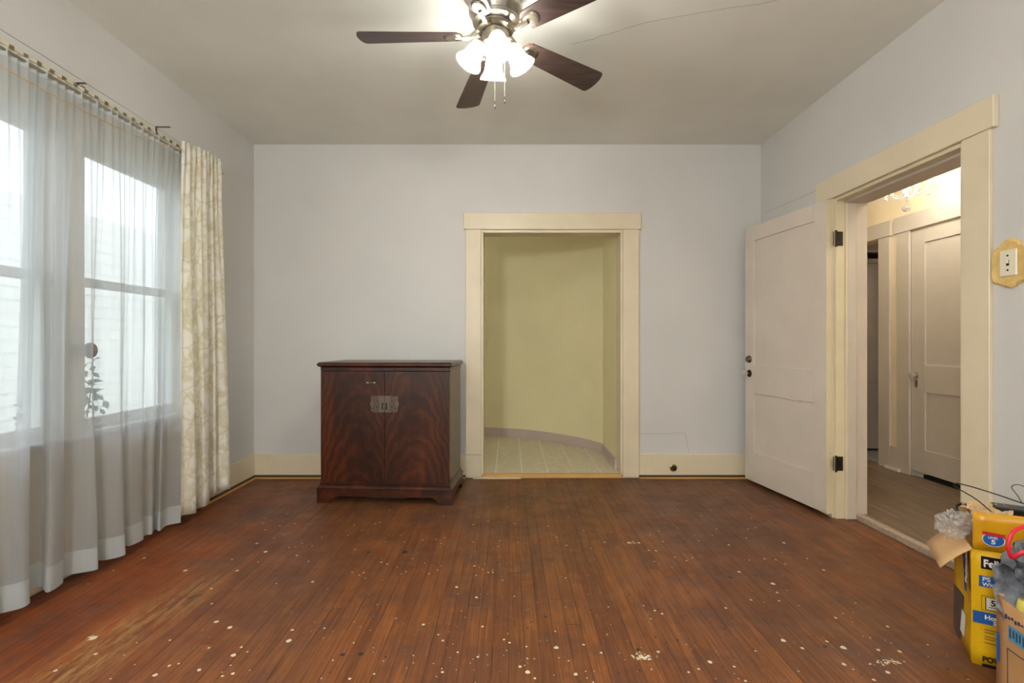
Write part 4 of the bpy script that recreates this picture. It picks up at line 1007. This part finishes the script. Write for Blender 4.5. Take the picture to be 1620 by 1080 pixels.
# things in the yellow carton
TB = MW[yb]
def inbox(p): return tuple(TB @ Vector(p))
bf = [inbox(p) for p in [(.095,.16,.30),(.31,.16,.30),(.31,.235,.30),(.095,.235,.30),(.095,.16,.515),(.31,.16,.515),(.31,.235,.515),(.095,.235,.515)]]
setp(obj('packing_block', G().hexa(bf), 'black', bevel=.004), 'black foam packing block standing in the yellow carton', 'packing')
def crump(name, c, r, scl, mat, label, cat, amp=.35, sd=0, seg=22, rings=16, fr=3.5):
    def fn(v): return 1+amp*noise.noise(v*fr+Vector((sd, sd*2, 0)))+amp*.5*noise.noise(v*fr*2.3+Vector((sd, 0, sd)))
    return setp(obj(name, G().ball(c, r, seg, rings, scl, fn), mat), label, cat)
def sheet(name, c, su, sv, mat, label, cat, amp=.02, rx=.0, rz=0, fr=14, sd=0):
    Mx = Matrix.Translation(c) @ Matrix.Rotation(rz, 4, 'Z') @ Matrix.Rotation(rx, 4, 'X'); nn = 16; rows = []
    for j in range(nn+1):
        r = []
        for i in range(nn+1):
            u, v = i/nn-.5, j/nn-.5; z = amp*(noise.noise(Vector((u*fr+sd, v*fr, sd)))+.6*noise.noise(Vector((u*fr*2.4, v*fr*2.4+sd, sd))))
            r.append(tuple(Mx @ Vector((u*su+.3*z, v*sv-.3*z, z))))
        rows.append(r)
    return setp(obj(name, G().grid(rows), mat, solid=.0012), label, cat)
sheet('packing_paper', inbox((.075, .13, .498)), .12, .16, 'tanpaper', 'crumpled tan packing paper on top of the yellow carton', 'paper', .022, .15, rzb, 5, 2)
sheet('foam_sheet', inbox((.075, .085, .470)), .09, .09, 'white', 'small white foam sheet tucked by the black block', 'foam', .012, .5, rzb, 4, 8)
bwr = thing('bubble_wrap', 'clear bubble wrap bunched on the folded brown flap', 'bubble wrap', (1.64, 1.83, .40))
def bump_fn(v): return 1+.38*noise.noise(v*1.8+Vector((4, 0, 1)))+.20*noise.noise(v*4)
obj('film', G().ball((1.632, 1.825, .452), .054, 26, 18, (1.05, .8, .85), bump_fn), 'bubble', bwr)
bb = G()
for _ in range(110):
    v = Vector((R.gauss(0, 1), R.gauss(0, 1), R.gauss(0, 1))).normalized(); q = .054*bump_fn(v)
    bb.ball((1.632+v.x*q*1.05, 1.825+v.y*q*.8, .452+v.z*q*.85), .0045, 7, 5)
obj('bubbles', bb, 'bubble', bwr, kind='stuff')
setp(obj('packing_strap', G().tube(catmull([inbox((.015,.215,.44)), inbox((.0,.235,.475)), inbox((.02,.25,.49)), inbox((.05,.24,.485))], 6), .005, 6), 'black'), 'short black plastic strap curled at the back of the yellow carton', 'strap')
# wire hanger lying on the carton
Hc = Vector((1.612, 1.80, .602)); Hn = Vector((1.703, 1.652, .582))
def hz(px, py, d): return Vector(((px-806)*d/F, d, H-(py-541)*d/F))
path = [hz(1568, 809, 1.72), hz(1545, 790, 1.76), hz(1527, 779, 1.785), hz(1513, 771, 1.80), hz(1509, 767, 1.80), hz(1513, 764.5, 1.795), hz(1523, 766, 1.785), hz(1545, 772, 1.76), hz(1580, 783, 1.71), hz(1618, 796, 1.655), hz(1650, 806, 1.62)]
hgr = thing('wire_hanger', 'black wire clothes hanger lying across the yellow carton', 'hanger', tuple(hz(1545, 790, 1.76)))
obj('frame', G().tube(catmull(path, 5), .0021, 7), 'black', hgr, True)
hk = [hz(1617, 796, 1.655), hz(1610, 784, 1.65), hz(1602, 774, 1.65), hz(1600.5, 770, 1.65), hz(1604, 767, 1.65), hz(1612, 766.5, 1.65), hz(1622, 771, 1.65), hz(1630, 782, 1.65)]
obj('hook', G().tube(catmull(hk, 5), .0012, 7), 'iron', hgr, True, label='bare thin metal hook')
# brown cardboard box in front, cut by the frame edge
rz2 = math.atan2(-.124, 1)
kb = thing('carton', 'brown cardboard box with blue print in front of the yellow carton', 'box', (1.452, 1.479, 0), rz2)
KW, KD, KH = .36, .42, .372
obj('side_panel', face_grid(lambda u, v: (-.008*math.sin(PI*u)*v, -u*KD, v*(KH-.014*math.sin(u*5))), 12, 6), 'kraft', kb, True, True, solid=.005)
obj('back_panel', face_grid(lambda u, v: (u*KW, 0, v*(KH+.01*math.sin(u*6))), 8, 4), 'kraft', kb, True, True, solid=.005)
obj('far_panel', G().box(KW-.005, KW, -KD, 0, 0, KH), 'kraft', kb, **L)
obj('near_panel', G().box(0, KW, -KD, -KD+.005, 0, KH), 'kraft', kb, **L)
obj('bottom_panel', G().box(0, KW, -KD, 0, 0, .005), 'kraft', kb, **L)
def pk(name, y0, y1, z0, z1, mat, x=-.0038):
    g = face_grid(lambda u, v: (x-.008*math.sin(PI*(-(y0+(y1-y0)*u))/KD)*((z0+(z1-z0)*v)/KH), y0+(y1-y0)*u, z0+(z1-z0)*v), 4, 2); return obj(name, g, mat, kb, **L)
pk('blue_bar', -.012, -.002, .175, .262, 'blueink')
pk('light_blue_label', -.135, -.045, .262, .305, 'lightblue')
for i in range(7): pk('label_glyph', -.055-i*.011, -.050-i*.011, .270+.004*(i % 2), .297, 'navy', -.0046)
for i in range(5): pk('marker_stroke', -.013-i*.005, -.011-i*.005, .318-.002*i, .334-.003*i, 'navy', -.0044)
for i in range(7): pk('marker_stroke', -.042-i*.011, -.034-i*.011, .318+.003*(i % 3), .332-.003*(i % 2), 'navy', -.0044)
for a in ((-.20, -.040, .2325, .236), (-.20, -.040, .068, .0715), (-.0425, -.040, .0715, .2325)): pk('blue_outline', *a, 'navy')
kx = lambda p: tuple(MW[kb] @ Vector(p))
def tube_thing(p0, p1, r, mat, label):
    return setp(obj('cardboard_tube' if mat == 'kraft' else 'foam_roll', G().tube([kx(p0), kx(p1)], r, 16), mat, smooth=True), label, 'roll')
tube_thing((.05, -.075, .290), (.30, -.10, .300), .030, 'kraft', 'brown cardboard roll lying inside the brown box')
tube_thing((.030, -.022, .27), (.050, -.026, .368), .013, 'yellowfoam', 'pale yellow foam roll upright in the brown box corner')
# bag
bagt = thing('plastic_bag', 'glossy grey plastic bag with a red drawstring bulging from the brown box', 'bag', (1.60, 1.40, .33))
def bfn(v):
    return .95+.16*noise.noise(v*1.8+Vector((3, 1, 0)))+.16*noise.turbulence(v*4.0, 4, False)
g = G().ball((1.636, 1.440, .440), .140, 60, 40, (1.10, .92, .92), bfn); obj('film', g, 'bag', bagt, True)
# drape of film over the box rim
rows = []
for j in range(9):
    r = []
    for i in range(13):
        u, v = i/12, j/8; x_ = 1.452+.27*u; y_ = 1.495-.035*v-.05*u; z_ = .45-.11*v-.02*u+.010*math.sin(17*u+3*v)
        z_ -= .035*v*math.sin(PI*u*1.1); r.append((x_-.022*v+.010*noise.noise(Vector((u*6, v*5, 1))), y_+.022*noise.noise(Vector((u*8, v*6, 4))), z_))
    rows.append(r)
obj('film_fold', G().grid(rows), 'bag', bagt, True, solid=.001)
rs = [hz(1650, 826, 1.30), hz(1622, 832, 1.30), hz(1604, 840, 1.30), hz(1597, 852, 1.30), hz(1595, 865, 1.30), hz(1598, 876, 1.30), hz(1601, 882, 1.30), hz(1608, 878, 1.29), hz(1622, 872, 1.28), hz(1650, 866, 1.28)]
rp = catmull(rs, 5); g = G(); vs = []
for i, p in enumerate(rp):
    t_ = (rp[min(i+1, len(rp)-1)]-rp[max(i-1, 0)]).normalized(); nrm = t_.cross(Vector((-.7, -.7, .2)).normalized()).normalized()
    vs += [p+nrm*.0045, p-nrm*.0045]
g.add([tuple(v) for v in vs], [(2*i, 2*i+1, 2*i+3, 2*i+2) for i in range(len(rp)-1)]); obj('drawstring', g, 'redstrap', bagt, True, solid=.0015, label='red plastic drawstring')
bpy.context.view_layer.update()
